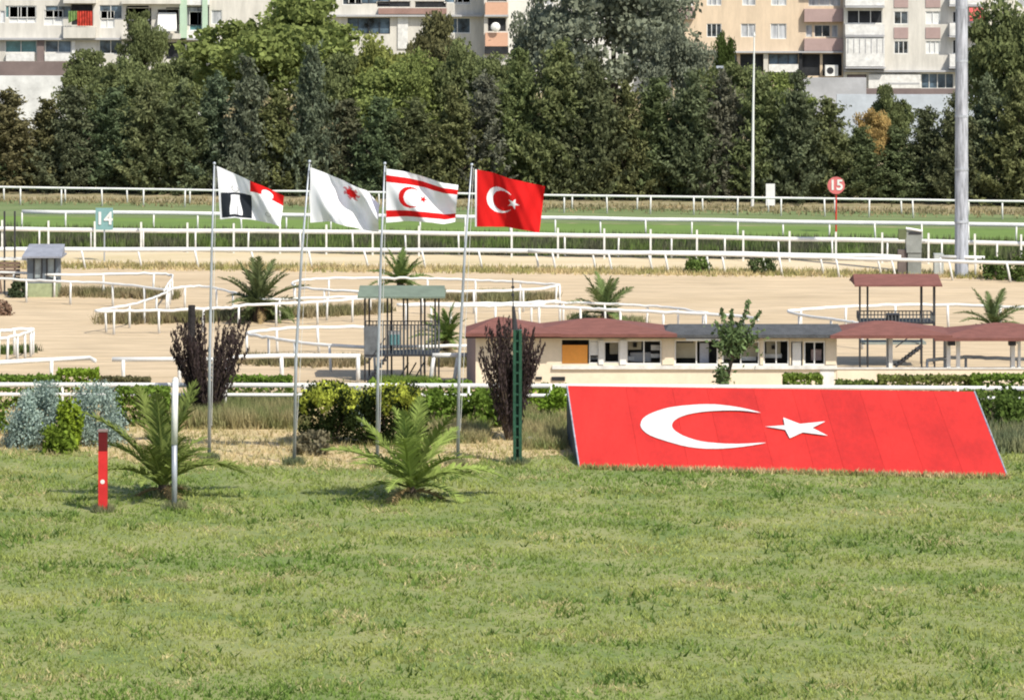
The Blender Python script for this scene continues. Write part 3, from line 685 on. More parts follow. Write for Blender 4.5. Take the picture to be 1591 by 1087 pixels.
# middle block
wm = [(532,-2,562,8,glass,whitep,3),(585,2,638,12,darkin,cream2,1),(644,2,694,13,darkin,cream2,1),(706,-2,732,7,glass,whitep,2),(540,28,606,53,glassblue,dark,4),(690,28,731,52,glassblue,whitep,2),(440,-2,480,10,glass,whitep,2)]
t, ox = building('cream apartment block at top centre with brown balconies', 346, 752, YB, cream2, wm, repeat=(47, 4))
slab(t, ox, YB, 588, 13, 694, 22, .5, mat('brown_panel', (.32,.20,.17), .8, .1, 1), rep=(47, 4)); slab(t, ox, YB, 500, 23, 750, 26, .55, greywall, 'ledge')
slab(t, ox, YB, 618, 26, 634, 76, .12, white, 'pillar')
Yp = 347
wp = [(757,27,787,50,darkin,cream2,1),(757,-20,787,4,darkin,cream2,1)]
t, ox = building('narrow peach balcony block with a satellite dish', 752, 790, Yp, cream2, wp, repeat=(47, 3), depth=14, z0=Z(73,Yp)-5)
slab(t, ox, Yp, 754, 51, 789, 72, .35, pink, rep=(47, 4)); slab(t, ox, Yp, 753, 23, 790, 26, .4, greywall, 'ledge')
slab(t, ox, Yp, 753, 73, 790, 84, .4, darkin, 'ledge')
b = MB(); c0 = Vector((X(770,Yp), Yp-.75, Z(42,Yp)))
for j in range(4):
    r0, r1 = .40*j/4, .40*(j+1)/4
    for k in range(14):
        a0, a1 = 2*PI*k/14, 2*PI*(k+1)/14; f = lambda r, a: (r*math.cos(a), .45*r*r*2-.1, r*math.sin(a)); b.face([f(r0,a0), f(r1,a0), f(r1,a1), f(r0,a1)])
b.tube([(0,.1,0),(0,.45,-.25)], .03, 6); b.tube([(0,-.1,-.35),(0,-.35,0)], .02, 5)
tag(build(b, 'satellite_dish', whitep, loc=c0), 'white satellite dish on the peach balcony at top centre', 'satellite dish')
t, ox = building('white apartment block partly behind the grey pine', 790, 1046, 354, mat('bright_wall', (.64,.63,.60), .85, .05, .5), [(806,30,818,48,glass,whitep,1),(830,-14,860,8,glass,whitep,2),(985,-14,1020,8,glass,whitep,2),(900,-14,940,8,glass,whitep,2),(880,36,930,60,glass,whitep,2)], repeat=(50, 3))
# peach block
wr = [(1098,37,1121,58,glass,whitep,3),(1151,37,1174,58,glass,whitep,2),(1197,37,1222,61,glass,whitep,2),(1098,-14,1121,9,glass,whitep,3),(1153,-14,1174,9,glass,whitep,2),(1198,-14,1222,9,glass,whitep,2),
      (1252,39,1262,58,glass,cream2,1),(1265,39,1290,58,glass,cream2,2),(1292,39,1302,58,glass,cream2,1),(1256,-10,1306,10,glass,cream2,3),(1052,-4,1078,10,blind,whitep,2),(1076,82,1100,106,glass,dark,2),
      (1110,84,1145,112,glassblue,dark,2),(1150,84,1188,112,darkin,dark,1),(1194,84,1240,116,glassblue,dark,3),(1246,84,1274,118,darkin,dark,1),(1278,84,1308,118,darkin,dark,1)]
t, ox = building('peach apartment block with mauve balconies right of centre', 1046, 1311, YB, peach, wr, repeat=(51, 0))
slab(t, ox, YB, 1249, 14, 1309, 34, .6, mauve, rep=(46, 3)); slab(t, ox, YB, 1249, 60, 1309, 79, .6, mauve); slab(t, ox, YB, 1048, 11, 1078, 30, .5, mauve)
slab(t, ox, YB, 1046, 79.5, 1309, 82, .7, greywall, 'ledge'); slab(t, ox, YB, 1194, 100, 1240, 112, .3, white, 'shop_sill')
slab(t, ox, YB, 1186, 82, 1193, 120, .35, cream2, 'pillar'); slab(t, ox, YB, 1241, 82, 1246, 120, .35, darkin, 'pillar')
for (a, y0) in ((1281,101),):
    tt = thing('air_conditioner', 'white boxed air conditioner unit at the peach block ground floor', 'air conditioner', (X(a+10,YB), YB-.45, Z(118,YB)))
    w_, h_ = 10*YB/F, 17*YB/F; b = MB(); b.box(-w_, -.35, 0, w_, .2, h_); build(b, 'case', whitep, tt)
    b = MB(); 
    for k in range(10): 
        q0, q1 = 2*PI*k/10, 2*PI*(k+1)/10; b.face([(-.12,-.353,h_/2),(-.12+.3*math.cos(q0),-.353,h_/2+.3*math.sin(q0)),(-.12+.3*math.cos(q1),-.353,h_/2+.3*math.sin(q1))])
    build(b, 'fan_grille', dark, tt)
# cream block with mauve panels
cols = ((1389,1411),(1438,1461)); wc = []
for a, b_ in cols:
    wc += [(a,18,b_,38,blind if a > 1400 else glass,whitep,2),(a,64,b_,84,glass if a < 1400 else blind,whitep,3),(a,-29,b_,-9,glass,whitep,2)]
wc += [(1316,16,1371,37,darkin,white,3),(1480,18,1500,36,darkin,white,1),(1480,62,1500,84,darkin,white,1),(1431,114,1482,138,glassblue,white,4),(1316,116,1346,134,mat('mauve_glass', (.22,.17,.18), .5, .1, 1),dark,1)]
t, ox = building('cream apartment block with mauve panels and stacked balconies beside the light mast', 1311, 1532, YB-1, cream2, wc, repeat=(46.5, 0))
for a, b_ in cols:
    for y0, y1 in ((43,60),(-4,12),(-50,-34)): slab(t, ox, YB-1, a, y0, b_, y1, .06, mauve, 'panel')
slab(t, ox, YB-1, 1312, 38, 1373, 54, .9, white); slab(t, ox, YB-1, 1312, 54.5, 1373, 57, 1.0, greywall, 'ledge'); slab(t, ox, YB-1, 1312, 9, 1373, 12, 1.0, greywall, 'ledge')
slab(t, ox, YB-1, 1312, -8, 1373, 8.5, .9, white)
mb = MB(); Yq = YB-1
mb.box(X(1313,Yq)-ox, -.9, Z(103,Yq), X(1373,Yq)-ox, -.003, Z(58,Yq)); enc = build(mb, 'enclosed_balcony', white, t)
b = MB()
for i in range(7): x = X(1316+i*9, Yq)-ox; b.box(x, -.94, Z(82,Yq), x+.05, -.903, Z(60,Yq))
build(b, 'mullion', greywall, enc)
slab(t, ox, Yq, 1312, 104, 1375, 106, 1.0, greywall, 'ledge')
slab(t, ox, Yq, 1349, 116, 1430, 137, .35, white, 'sign_panel'); slab(t, ox, Yq, 1376, 128.5, 1428, 131, .37, greywall, 'sign_stripe', back=-.352)
for y0 in (-12, 36, 84): slab(t, ox, Yq, 1474, y0, 1524, y0+19, .9, white); slab(t, ox, Yq, 1473, y0+19.5, 1525, y0+22, 1.0, greywall, 'ledge')
slab(t, ox, Yq, 1311, 109, 1530, 112, .5, greywall, 'ledge')
b = MB(); b.face([(X(1504,Yq),Yq-.9,Z(12,Yq)),(X(1525,Yq),Yq-.9,Z(12,Yq)),(X(1526,Yq),Yq-1.8,Z(27,Yq)),(X(1503,Yq),Yq-1.8,Z(27,Yq))]); b.face([(X(1503,Yq),Yq-1.8,Z(27,Yq)),(X(1526,Yq),Yq-1.8,Z(27,Yq)),(X(1526,Yq),Yq-1.8,Z(32,Yq)),(X(1503,Yq),Yq-1.8,Z(32,Yq))])
tag(build(b, 'awning', mat('red_awning', (.60,.10,.10), .7, .1, 2)), 'faded red awning just right of the light mast', 'awning')
t, ox = building('pale apartment block behind the tree at top right', 1534, 1760, YB+3, cream2, [(1543,-4,1562,12,glass,whitep,2),(1543,40,1562,58,glass,whitep,2),(1580,-4,1610,12,glass,whitep,2),(1640,-4,1670,12,glass,whitep,2)], repeat=(46, 0))
tag(build(MB().box(X(1238,336), 336, 0, X(1346,336), 336.5, Z(121,336)), 'grey_wall', greywall), 'grey terrace wall left of the white sign panels', 'wall')
tag(build(MB().box(X(1296,338), 338, 0, X(1700,338), 338.5, Z(138,338)), 'brown_wall', brownwall), 'brown terrace wall under the white sign panels', 'wall')
tag(build(MB().box(X(1300,328), 328, 0, X(1700,328), 328.4, Z(147,328)), 'blue_grey_wall', mat('blue_grey_wall', (.46,.50,.55), .85, .1, .5)), 'blue grey wall above the orange leaved tree', 'wall')
g = MB(); g.box(-400, 344, -1, 400, 700, Z(152,344)); build(g, 'terrace', m_soil, kind='structure')

# ------------------------------------------------------------ pavilion
YP = 161.2
pv = thing('pavilion', 'long low cream pavilion with red and grey roofs behind the flag board', 'building', (X(1150,YP), YP, 0)); ox = X(1150, YP)
x_ = lambda px: X(px, YP)-ox
z_ = lambda py: Z(py, YP)
D = 2.4
hl = [(873,528,915,565),(915,528,931,565),(938,530,963,564),(973,528,1028,566),(1048,528,1116,567),(1122,530,1180,567),(1186,528,1226,567),(1229,530,1247,570),(1249,530,1282,567)]
mb = MB(); hs = [(x_(a), z_(d), x_(b_), z_(c)) for a, c, b_, d in hl]
wall_holes(mb, x_(743), x_(1300), 0, z_(519), 0, hs, .2)
build(mb, 'front_wall', cream, pv)
mb = MB(); mb.face([(x_(743),.0,0),(x_(743),0,z_(519)),(x_(738)-.35,D,z_(519)),(x_(738)-.35,D,0)]); build(mb, 'side_wall', mauve, pv)  # left side's shade put into the colour: mauve instead of cream
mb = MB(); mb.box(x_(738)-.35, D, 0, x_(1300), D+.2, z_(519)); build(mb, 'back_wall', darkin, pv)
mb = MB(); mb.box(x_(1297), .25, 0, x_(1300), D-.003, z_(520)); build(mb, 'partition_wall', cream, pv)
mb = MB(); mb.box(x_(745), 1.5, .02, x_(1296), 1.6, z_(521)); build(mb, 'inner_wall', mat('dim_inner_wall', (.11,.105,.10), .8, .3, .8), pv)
mb = MB(); mb.box(x_(858), -.10, z_(573), x_(1300), -.003, z_(567.5)); build(mb, 'sill', white, pv)
mb = MB(); mb.box(x_(873)+.01, .05, z_(565)+.01, x_(913), .12, z_(536)); build(mb, 'orange_shutter', orange, pv)
mb = MB(); mb.box(x_(916), .06, z_(552), x_(930), .10, z_(531)); build(mb, 'notice_board', whitep, pv)
for a, b_ in ((930,938),(963,973)): build(MB().box(x_(a), -.06, z_(566), x_(b_), -.003, z_(528)), 'white_pillar', whitep, pv)
for a, b_ in ((1029,1047),(1181,1186),(1283,1299),(1227,1229)): build(MB().box(x_(a), -.05, z_(566), x_(b_), -.003, z_(525)), 'pillar', cream, pv)
build(MB().box(x_(1229), .03, z_(569), x_(1247), .08, z_(531)), 'white_door', whitep, pv)
build(MB().box(x_(1088), .5, z_(566), x_(1102), .55, z_(535)), 'inner_door', mat('lilac_door', (.50,.52,.60), .6, .1, 2), pv)
for h in hs[1:]:                                  # white frame round each opening
    fb = MB(); e = .055; fb.box(h[0], .03, h[1], h[0]+e, .10, h[3]); fb.box(h[2]-e, .03, h[1], h[2], .10, h[3]); fb.box(h[0]+e, .03, h[3]-e, h[2]-e, .10, h[3]); fb.box(h[0]+e, .03, h[1], h[2]-e, .10, h[1]+e)
    if h[2]-h[0] > .8: xm = (h[0]+h[2])/2; fb.box(xm-.025, .035, h[1]+e, xm+.025, .095, h[3]-e)
    build(fb, 'opening_frame', whitep, pv)
for (a, c_, b_, d, m) in [(1050,530,1083,558,beige),(948,532,961,552,beige),(976,532,997,545,beige),(980,550,1012,564,greywall),(1012,538,1026,546,white),(1012,552,1026,558,white),(976,556,986,562,white),
     (1122,548,1145,560,beige),(1150,532,1178,556,beige),(1152,556,1176,562,white),(1192,532,1214,552,beige),(1190,552,1216,558,white),(1262,545,1278,562,mat('pinkish_cloth',(.55,.42,.40),.8,.1,4)),(918,556,929,560,white)]:
    build(MB().box(x_(a), 1.1+.1*R.random()-.65, z_(d), x_(b_), .8, z_(c_)), 'counter_panel', m, pv)
for (a, c_, b_, d) in [(1052,529,1078,534),(1200,538,1207,544),(984,534,990,541)]: build(MB().box(x_(a), .38, z_(d), x_(b_), .42, z_(c_)), 'dark_unit', darkin, pv)
build(MB().box(x_(1065), -.5, z_(527), x_(1122), -.05, z_(524)), 'door_canopy', whitep, pv)
for a, b_ in ((739,745),): build(MB().box(x_(a), -.05, 0, x_(b_), -.003, z_(521)), 'pillar', cream, pv)
build(MB().box(x_(832), -.06, z_(589), x_(842), -.004, z_(585)), 'vent', darkin, pv); build(MB().box(x_(857), -.06, z_(591), x_(878), -.004, z_(585)), 'vent', darkin, pv)
build(MB().box(x_(1274), -.03, 0, x_(1296), -.004, z_(574)), 'hatch_door', white, pv)
# open part
build(MB().box(x_(1300)+.005, -.02, 0, x_(1900), .18, z_(573)), 'parapet', cream, pv)
build(MB().box(x_(1300)+.005, -.06, z_(573)+.003, x_(1900), .22, z_(571)), 'coping', white, pv)
for a, b_, m in ((1381,1387,white),(1471,1477,whitep),(1486,1492,whitep),(1571,1577,whitep),(1582,1586,whitep),(1690,1696,whitep)):
    build(MB().box(x_(a), .0, z_(571)+.003, x_(b_), .16, z_(522)), 'column', m, pv)
for a in (1385, 1475, 1580, 1700): build(MB().box(x_(a), D-.3, 0, x_(a)+.15, D-.15, z_(524)), 'column', whitep, pv)
build(MB().box(x_(1300), .02, z_(525), x_(1900), .16, z_(521)), 'eaves_beam', mat('brown_beam', (.10,.06,.05), .7, .1, 3), pv)
def hip(pxa, pxb, pk0, pk1, ey, ry, m, eaves=.6, yb=D+.25):
    zf = Z(ey, YP-eaves); yr = 1.0; zr = Z(ry, YP+yr); Xf = lambda p: X(p, YP-eaves)-ox; Xr = lambda p: X(p, YP+yr)-ox
    A, B = (Xf(pxa), -eaves, zf), (Xf(pxb), -eaves, zf); Cc, Dd = (Xr(pk1), yr, zr), (Xr(pk0), yr, zr); E, G_ = (Xf(pxa), yb, zf), (Xf(pxb), yb, zf)
    mb = MB(); mb.face([A, B, Cc, Dd]); mb.face([B, G_, Cc]); mb.face([G_, E, Dd, Cc]); mb.face([E, A, Dd])
    mb.box(A[0], -eaves+.003, zf-.12, B[0], -eaves+.06, zf-.003)
    r = build(mb, 'roof', m, pv)
    return zf
zf = hip(1030, 1312, 1040, 1302, 520, 503, tile_grey)
hip(722, 872, 772, 780, 518, 492, tile_red, .75, 2.0); hip(806, 1052, 908, 938, 519, 494, tile_red, .68)
hip(1290, 1480, 1358, 1384, 521, 498, tile_red, .68); hip(1452, 1680, 1545, 1570, 525, 501, tile_red, .72); hip(1640, 1900, 1740, 1780, 527, 503, tile_red, .68)
build(MB().box(x_(723), -.55, z_(523), x_(1300), -.45, z_(519.5)), 'fascia', mat('dark_fascia', (.05,.04,.04), .7, .1, 3), pv)
for px in (1478, 1572):
    tt = thing('floodlight', 'dark floodlight under the pavilion eaves on the %s pair of white columns' % ('left' if px < 1500 else 'right'), 'floodlight', (X(px,YP), YP-.3, Z(531,YP)), 'floodlights under the eaves')
    b = MB(); b.box(-.16, -.12, -.10, .12, .2, .12); build(b, 'housing', dark, tt); build(MB().box(.16, -.1, -.04, .28, .1, .16), 'lamp', whitep, tt); build(MB().tube([(0,.2,0),(0,.32,0)], .03, 6), 'bracket', dark, tt)
# ------------------------------------------------------------ lookout towers
def tower(label, px0, px1, base, roof0, roof1, plat, railt, roofm, legs, group='lookout towers', clad=False, stair=None):
    s = sc(base); g0 = G((px0+px1)/2, base); Y = g0.y; t = thing('lookout_tower', label, 'tower', g0, group)
    hx = (px1-px0)/2/s; d = 1.5; zz = lambda py: (base-py)/s
    leg = MB().box(-.035, -.035, 0, .035, .035, zz(roof1)-.02).mesh('leg', dark)
    for a in legs:
        for y in (0, d): obj('leg', leg, t, ((a-(px0+px1)/2)/s+(.12 if y else 0), y, 0))
    build(MB().box(-hx*.84, -.1, zz(plat)-.08, hx*.84, d+.1, zz(plat)), 'platform', dark, t)
    b = MB(); x0, x1 = -hx*.86, hx*.86
    b.box(x0, -.06, zz(railt)-.04, x1, -.02, zz(railt)); b.box(x0, d+.02, zz(railt)-.04, x1, d+.06, zz(railt)); b.box(x0, -.02, zz(railt)-.04, x0+.04, d+.02, zz(railt)); b.box(x1-.04, -.02, zz(railt)-.04, x1, d+.02, zz(railt))
    rl = build(b, 'railing', dark, t)
    bar = MB().box(-.018, -.018, 0, .018, .018, zz(railt)-zz(plat)-.045).mesh('baluster', mat('dull_steel', (.13,.14,.14), .6, .1, 3))
    n = 22
    for i in range(n):
        for y in (-.04, d+.04): obj('baluster', bar, rl, (x0+.02+(x1-x0-.04)*i/(n-1), y, zz(plat)+.003))
    for i in range(1, 5):
        for x in (x0+.02, x1-.02): obj('baluster', bar, rl, (x, d*i/5, zz(plat)+.003))
    # gable roof, ridge left to right, set askew by its own perspective
    zr, ze = zz(roof0), zz(roof1); b = MB(); ox_ = .25
    for sgn, y in ((-1, -.55), (1, d+.55)):
        a, c = (-hx, y, ze), (hx, y, ze); e, f = (hx-.05, d/2, zr), (-hx+.05, d/2, zr)
        b.face([a, c, e, f] if sgn < 0 else [c, a, f, e]); b.box(-hx, y-.02, ze-.06, hx, y+.02, ze-.004)
    b.face([(-hx+.05,d/2,zr),(-hx,-.55,ze),(-hx,d+.55,ze)]); b.face([(hx-.05,d/2,zr),(hx,d+.55,ze),(hx,-.55,ze)])
    build(b, 'roof', roofm, t)
    b = MB(); b.box(-hx, -.5, ze-.01, hx, d+.5, ze-.003); build(b, 'ceiling', dark, t)
    if stair:
        a, c, e, f = stair; xa, xb = (a-(px0+px1)/2)/s, (c-(px0+px1)/2)/s; za, zb = zz(e), zz(f)
        st = build(MB().tube([(xa,-.35,za),(xb,-.35,zb)], .04, 5), 'stringer', dark, t); build(MB().tube([(xa,-.95,za),(xb,-.95,zb)], .04, 5), 'stringer', dark, t)
        trd = MB().box(-.12, -.9, -.015, .12, -.4, .015).mesh('tread', dark)
        for i in range(1, 8): obj('tread', trd, t, (xa+(xb-xa)*i/8, 0, za+(zb-za)*i/8))
        build(MB().tube([(xa,-.95,za+.8),(xb,-.95,zb+.8)], .025, 5), 'handrail', dark, t)
    return t, s
t, s = tower('steel lookout tower with green roof right of the third flagpole', 556, 692, 594, 446, 459, 550, 504, greenroof, (567,602,627,654,676), stair=(572,600,592,552))
b = MB()
for x0, x1 in ((566,588),):
    b.box((566-624)/s, -.09, (594-555)/s, (589-624)/s, -.065, (594-506)/s)
build(b, 'side_panel', mat('grey_panel', (.14,.15,.16), .6, .2, 3), t)
b = MB(); b.box((601-624)/s, .1, (594-537)/s, (623-624)/s, .16, (594-514)/s); sg = build(b, 'cabin_window', greywall, t)
b = MB(); b.box((604-624)/s, .08, (594-536)/s, (621-624)/s, .098, (594-520)/s); build(b, 'pane', mat('teal_pane', (.16,.36,.38), .4, .1, 3), sg)
for i in range(3):
    b = MB(); a0 = 618+i*12; b.tube([((a0-624)/s, .7, 0), ((a0+16-624)/s, .7, (594-566)/s)], .03, 5); build(b, 'brace', dark, t)
t2, s2 = tower('steel lookout tower with red roof behind the open pavilion', 1326, 1462, 572, 428, 441, 500, 488, tile_red, (1336,1348,1432,1452), stair=(1388,1430,566,534))
b = MB(); b.box((1378-1394)/s2, 0, (572-498)/s2, (1398-1394)/s2, .5, (572-488)/s2); build(b, 'bench', dark, t2)
build(MB().box((1340-1394)/s2, .2, (572-536)/s2, (1440-1394)/s2, 1.3, (572-533)/s2), 'lower_platform', mat('pale_grey_green', (.30,.33,.29), .7, .1, 2), t2)
# kiosk
s = sc(462); g0 = G(68,462); t = thing('kiosk', 'small grey steward kiosk with glazed front by the left rail', 'kiosk', g0)
k = lambda px, py: ((px-68)/s, (462-py)/s); xa, xb = k(42,0)[0], k(90,0)[0]
wl_ = [(k(52,0)[0], k(0,434)[1], k(66,0)[0], k(0,400)[1]), (k(72,0)[0], k(0,434)[1], k(86,0)[0], k(0,400)[1])]
mb = MB(); wall_holes(mb, xa, xb, k(0,440)[1], k(0,397)[1], 0, wl_, .06); box_shell(mb, xa, xb, 0, 1.4, k(0,440)[1], k(0,397)[1]); build(mb, 'cabin', mat('kiosk_grey', (.15,.18,.21), .6, .15, 2), t)
for h in wl_: window(t, *h, 0, .06, mat('pale_glass', (.36,.41,.42), .3, .2, 1.5), dark, 1)
build(MB().box(xa, -.03, 0, xb, 1.43, k(0,440)[1]-.003), 'base_panel', mat('green_grey_panel', (.34,.38,.22), .8, .15, 3), t)
mb = MB(); xr0, xr1 = k(36,0)[0], k(98,0)[0]; mb.face([(xr0,-.5,k(0,397)[1]),(xr1,-.5,k(0,397)[1]),(xr1-.1,1.7,k(0,397)[1]+.42),(xr0+.1,1.7,k(0,397)[1]+.42)]); mb.face([(xr0,-.5,k(0,397)[1]),(xr0+.1,1.7,k(0,397)[1]+.42),(xr0+.1,1.7,k(0,397)[1]),])
mb.face([(xr1,-.5,k(0,397)[1]),(xr1-.1,1.7,k(0,397)[1]),(xr1-.1,1.7,k(0,397)[1]+.42)]); mb.box(xr0, -.52, k(0,397)[1]-.08, xr1, 1.7, k(0,397)[1]-.004); build(mb, 'roof', mat('kiosk_roof', (.27,.28,.32), .6, .1, 2), t)
# starter gantry at the left edge
s = sc(458); t = thing('starter_stand', 'tall thin dark poles with a brown wooden stand at the left edge', 'stand', G(14,458))
for a in (7, 23): build(MB().tube([((a-14)/s, 0, 0), ((a-14)/s, 0, (458-328)/s)], .045, 6), 'pole', dark, t)
wood = mat('brown_wood', (.22,.15,.11), .8, .25, 3, stretch=(1,1,5))
for i in range(5): build(MB().box(-.5, -.12, .75+i*.18, .55, -.07, .89+i*.18), 'plank', wood, t)
build(MB().tube([(-.55,-.1,1.6),(-.35,-.1,.1)], .05, 6), 'brace', wood, t); build(MB().box(-.55, -.1, 1.68, .95, .5, 1.78), 'shelf', white, t)

# ------------------------------------------------------------ signs, masts, posts
def text_mesh(body, size, m):
    cu = bpy.data.curves.new('lettering', 'FONT'); cu.body = body; cu.size = size; cu.align_x = 'CENTER'; cu.align_y = 'CENTER'; cu.extrude = .01; cu.offset = size*.025
    o = bpy.data.objects.new('lettering', cu); C.objects.link(o); bpy.context.view_layer.update()
    me = bpy.data.meshes.new_from_object(o.evaluated_get(bpy.context.evaluated_depsgraph_get())); bpy.data.objects.remove(o)
    me.materials.clear(); me.materials.append(m); me.name = 'lettering'; return me
s = sc(406); t = thing('distance_board', 'green board with white number 14 on a thin post', 'sign', G(162,406))
build(MB().tube([(0,.05,0),(0,.05,(406-330)/s)], .04, 6), 'post', galv, t)
build(MB().box(-.46, -.03, (406-357)/s, .46, .02, (406-323)/s), 'board', greensign, t)
o = obj('lettering', text_mesh('14', .92, whitep), t, (0, -.06, (406-340)/s)); o.rotation_euler = (PI/2, 0, 0)
s = sc(362); t = thing('distance_disc', 'round red disc with white number 15 on a red post', 'sign', G(1299,362))
build(MB().tube([(0,0,0),(0,0,(362-290)/s)], .045, 6), 'post', redpaint, t)
zc = (362-288)/s; build(MB().tube([(0,-.09,zc),(0,-.04,zc)], .50, 28), 'disc', mat('faded_red', (.62,.16,.16), .5, .1, 2), t)
o = obj('lettering', text_mesh('15', .82, whitep), t, (0, -.10, zc)); o.rotation_euler = (PI/2, 0, 0)
s = sc(322); t = thing('marker_panel', 'plain white upright panel on the far rail right of the thin pole', 'panel', G(1197,323))
build(MB().box(-.28, -.05, .15, .28, .05, 1.5), 'board', whitep, t)
for x in (-.2, .2): build(MB().tube([(x,.08,0),(x,.08,1.3)], .03, 6), 'leg', galv, t)
s = sc(321); t = thing('thin_pole', 'thin tall white pole in front of the evergreens, right of centre', 'pole', G(1169,321))
build(MB().tube([(0,0,0),(.05,0,6),(.12,0,(321-56)/s)], [.10,.075,.045], 8), 'shaft', whitep, t); build(MB().tube([(.12,0,(321-56)/s),(.12,0,(321-50)/s)], [.09,.02], 8), 'finial', whitep, t)
t = thing('thin_pole', 'short thin grey pole among the trees left of the tall white pole', 'pole', G(1119,309)); build(MB().tube([(0,0,0),(0,0,8.4)], [.07,.045], 6), 'shaft', galv, t); build(MB().box(-.25,-.1,8.4,.2,.1,8.55), 'lamp', galv, t)
mastm = mat('mast_zinc', (.47,.49,.54), .5, .28, 1.6, stretch=(4,4,.5), metal=.15)
s = sc(430); t = thing('light_mast', 'thick galvanised floodlight mast at right', 'light mast', G(1494,430)); hm = 34
build(MB().tube([(0,0,z) for z in (0,.05,8,17,26,hm)], [.36,.35,.33,.30,.26,.2], 24), 'shaft', mastm, t, smooth=True)
for z in (.03, 2.75, 5.4, 8.1, 10.9, 13.6, 19): build(MB().tube([(0,0,z),(0,0,z+.12)], .385-.005*z, 24), 'flange', galv, t)
build(MB().box(-.5,-.5,-.05,.5,.5,.028), 'base_plate', conc, t)
hd = build(MB().box(-1.8,-.15,hm,1.8,.15,hm+1.6), 'lamp_frame', galv, t)
lm = MB().box(-.25,-.25,-.2,.25,.1,.2).mesh('lamp', dark)
for i in range(4):
    for j in range(2): obj('lamp', lm, hd, (-1.3+i*.87, -.3, hm+.4+j*.8))
b = MB().box(-.5,-.3,0,-.02,.3,1.15); tag(build(b, 'mast_cabinet', mat('cabinet_grey', (.42,.44,.42), .6, .1, 2), loc=G(1466,429)), 'pale grey cabinet left of the light mast foot', 'cabinet')
s = sc(429); t = thing('photo_cabinet', 'tall grey leaning cabinet with white top left of the light mast', 'cabinet', G(1414,429)); q = lambda px, py: ((px-1414)/s, (429-py)/s)
gm = mat('grey_board', (.24,.25,.23), .7, .12, 2)
build(MB().box(q(1410,0)[0], -.2, 0, q(1431,0)[0], .3, q(0,392)[1]-.003), 'case', gm, t)
mb = MB(); (a, z0_), (b_, z1) = q(1407,392), q(1431,358)
mb.face([(a+.03,-.25,z0_),(b_,-.25,z0_),(b_+.05,-.1,z1),(a-.02,-.1,z1)]); mb.face([(b_,-.25,z0_),(b_,.3,z0_),(b_+.05,.3,z1),(b_+.05,-.1,z1)]); mb.face([(b_,.3,z0_),(a+.03,.3,z0_),(a-.02,.3,z1),(b_+.05,.3,z1)]); mb.face([(a+.03,.3,z0_),(a+.03,-.25,z0_),(a-.02,-.1,z1),(a-.02,.3,z1)]); mb.face([(a-.02,-.1,z1),(b_+.05,-.1,z1),(b_+.05,.3,z1),(a-.02,.3,z1)])
build(mb, 'upper_case', gm, t); build(MB().tube([(a,-.15,z1+.12),(b_+.05,-.15,z1-.02)], .07, 6), 'white_hood', whitep, t); build(MB().box(a+.15,-.16,z1-.18,b_,-.14,z1-.08), 'lens_slot', dark, t)
build(MB().box(q(1395,0)[0], -.1, 0, q(1409,0)[0], .35, q(0,388)[1]), 'side_box', mat('brown_grey', (.15,.12,.11), .8, .1, 2), t); build(MB().box(q(1396,0)[0], -.15, q(0,372)[1], q(1408,0)[0], .2, q(0,356)[1]), 'side_lamp', mat('olive_box', (.12,.14,.07), .8, .1, 2), t)
# near posts
t = thing('white_post', 'tall white post with grey lower part before the left front palm', 'post', G(271,792)); s = sc(792)
build(MB().tube([(0,0,0),(0,0,(792-690)/s)], .085, 10), 'lower_tube', galv, t, smooth=True); build(MB().tube([(0,0,(792-690)/s),(.01,0,(792-640)/s),(.03,0,(792-590)/s)], [.10,.10,.095], 12), 'upper_sleeve', whitep, t, smooth=True)
build(MB().tube([(.03,0,(792-590)/s),(.03,0,(792-586)/s)], [.10,.05], 12), 'cap', whitep, t)
t = thing('red_post', 'square red marker post with dark red top on the left lawn', 'post', G(160,796)); s = sc(796)
build(MB().box(-.135,-.135,0,.135,.135,(796-700)/s), 'shaft', redpaint, t); build(MB().box(-.132,-.132,(796-700)/s+.002,.132,.132,(796-670)/s), 'dark_top', darkred, t); build(MB().box(-.15,-.15,(796-670)/s+.002,.15,.15,(796-667)/s), 'cap', mat('dull_cap',(.25,.18,.16),.7,.1,3), t)
build(MB().tube([(0,-.142,(796-747)/s),(0,-.136,(796-747)/s)], .07, 10), 'emblem', whitep, t)
t = thing('antenna_pole', 'dark green steel column with a thin antenna in front of the fan-shaped purple shrub', 'pole', G(804,722)); s = sc(722)
build(MB().box(-.15,-.15,0,-.05,.15,(722-512)/s), 'column_side', green_steel, t); build(MB().box(.05,-.15,0,.15,.15,(722-512)/s), 'column_side', green_steel, t); build(MB().box(-.049,.06,0,.049,.14,(722-512)/s-.02), 'back_plate', green_steel, t)
for i in range(12): build(MB().box(-.048,-.13,.2+i*.36,.048,.13,.26+i*.36), 'rung', green_steel, t)
build(MB().tube([(-.08,0,(722-512)/s),(-.14,0,(722-476)/s)], [.10,.05], 6), 'cone', dark, t); build(MB().tube([(-.14,0,(722-478)/s),(-.16,0,(722-432)/s)], .022, 5), 'antenna', dark, t)
for y in (446, 458): build(MB().tube([(-.155,0,(722-y)/s-.04),(-.155,0,(722-y)/s+.04)], .05, 6), 'insulator', dark, t)
for (px, py, k_, lab) in [(826,690,.30,'pale flat stone near the green antenna pole'),(850,690,.22,'dark stone left of the red board'),(868,696,.16,'small stone at the dark side of the red board')]:
    bm = bmesh.new(); bmesh.ops.create_icosphere(bm, subdivisions=2, radius=k_)
    for v in bm.verts: v.co *= 1+R.uniform(-.15, .15); v.co.z *= .6
    me = bpy.data.meshes.new('stone'); bm.to_mesh(me); bm.free(); me.materials.append(conc if px < 840 else mat('dark_stone', (.09,.08,.07), .9, .2, 4))
    tag(obj('stone', me, None, G(px, py)+Vector((0,0,k_*.3))), lab, 'stone')

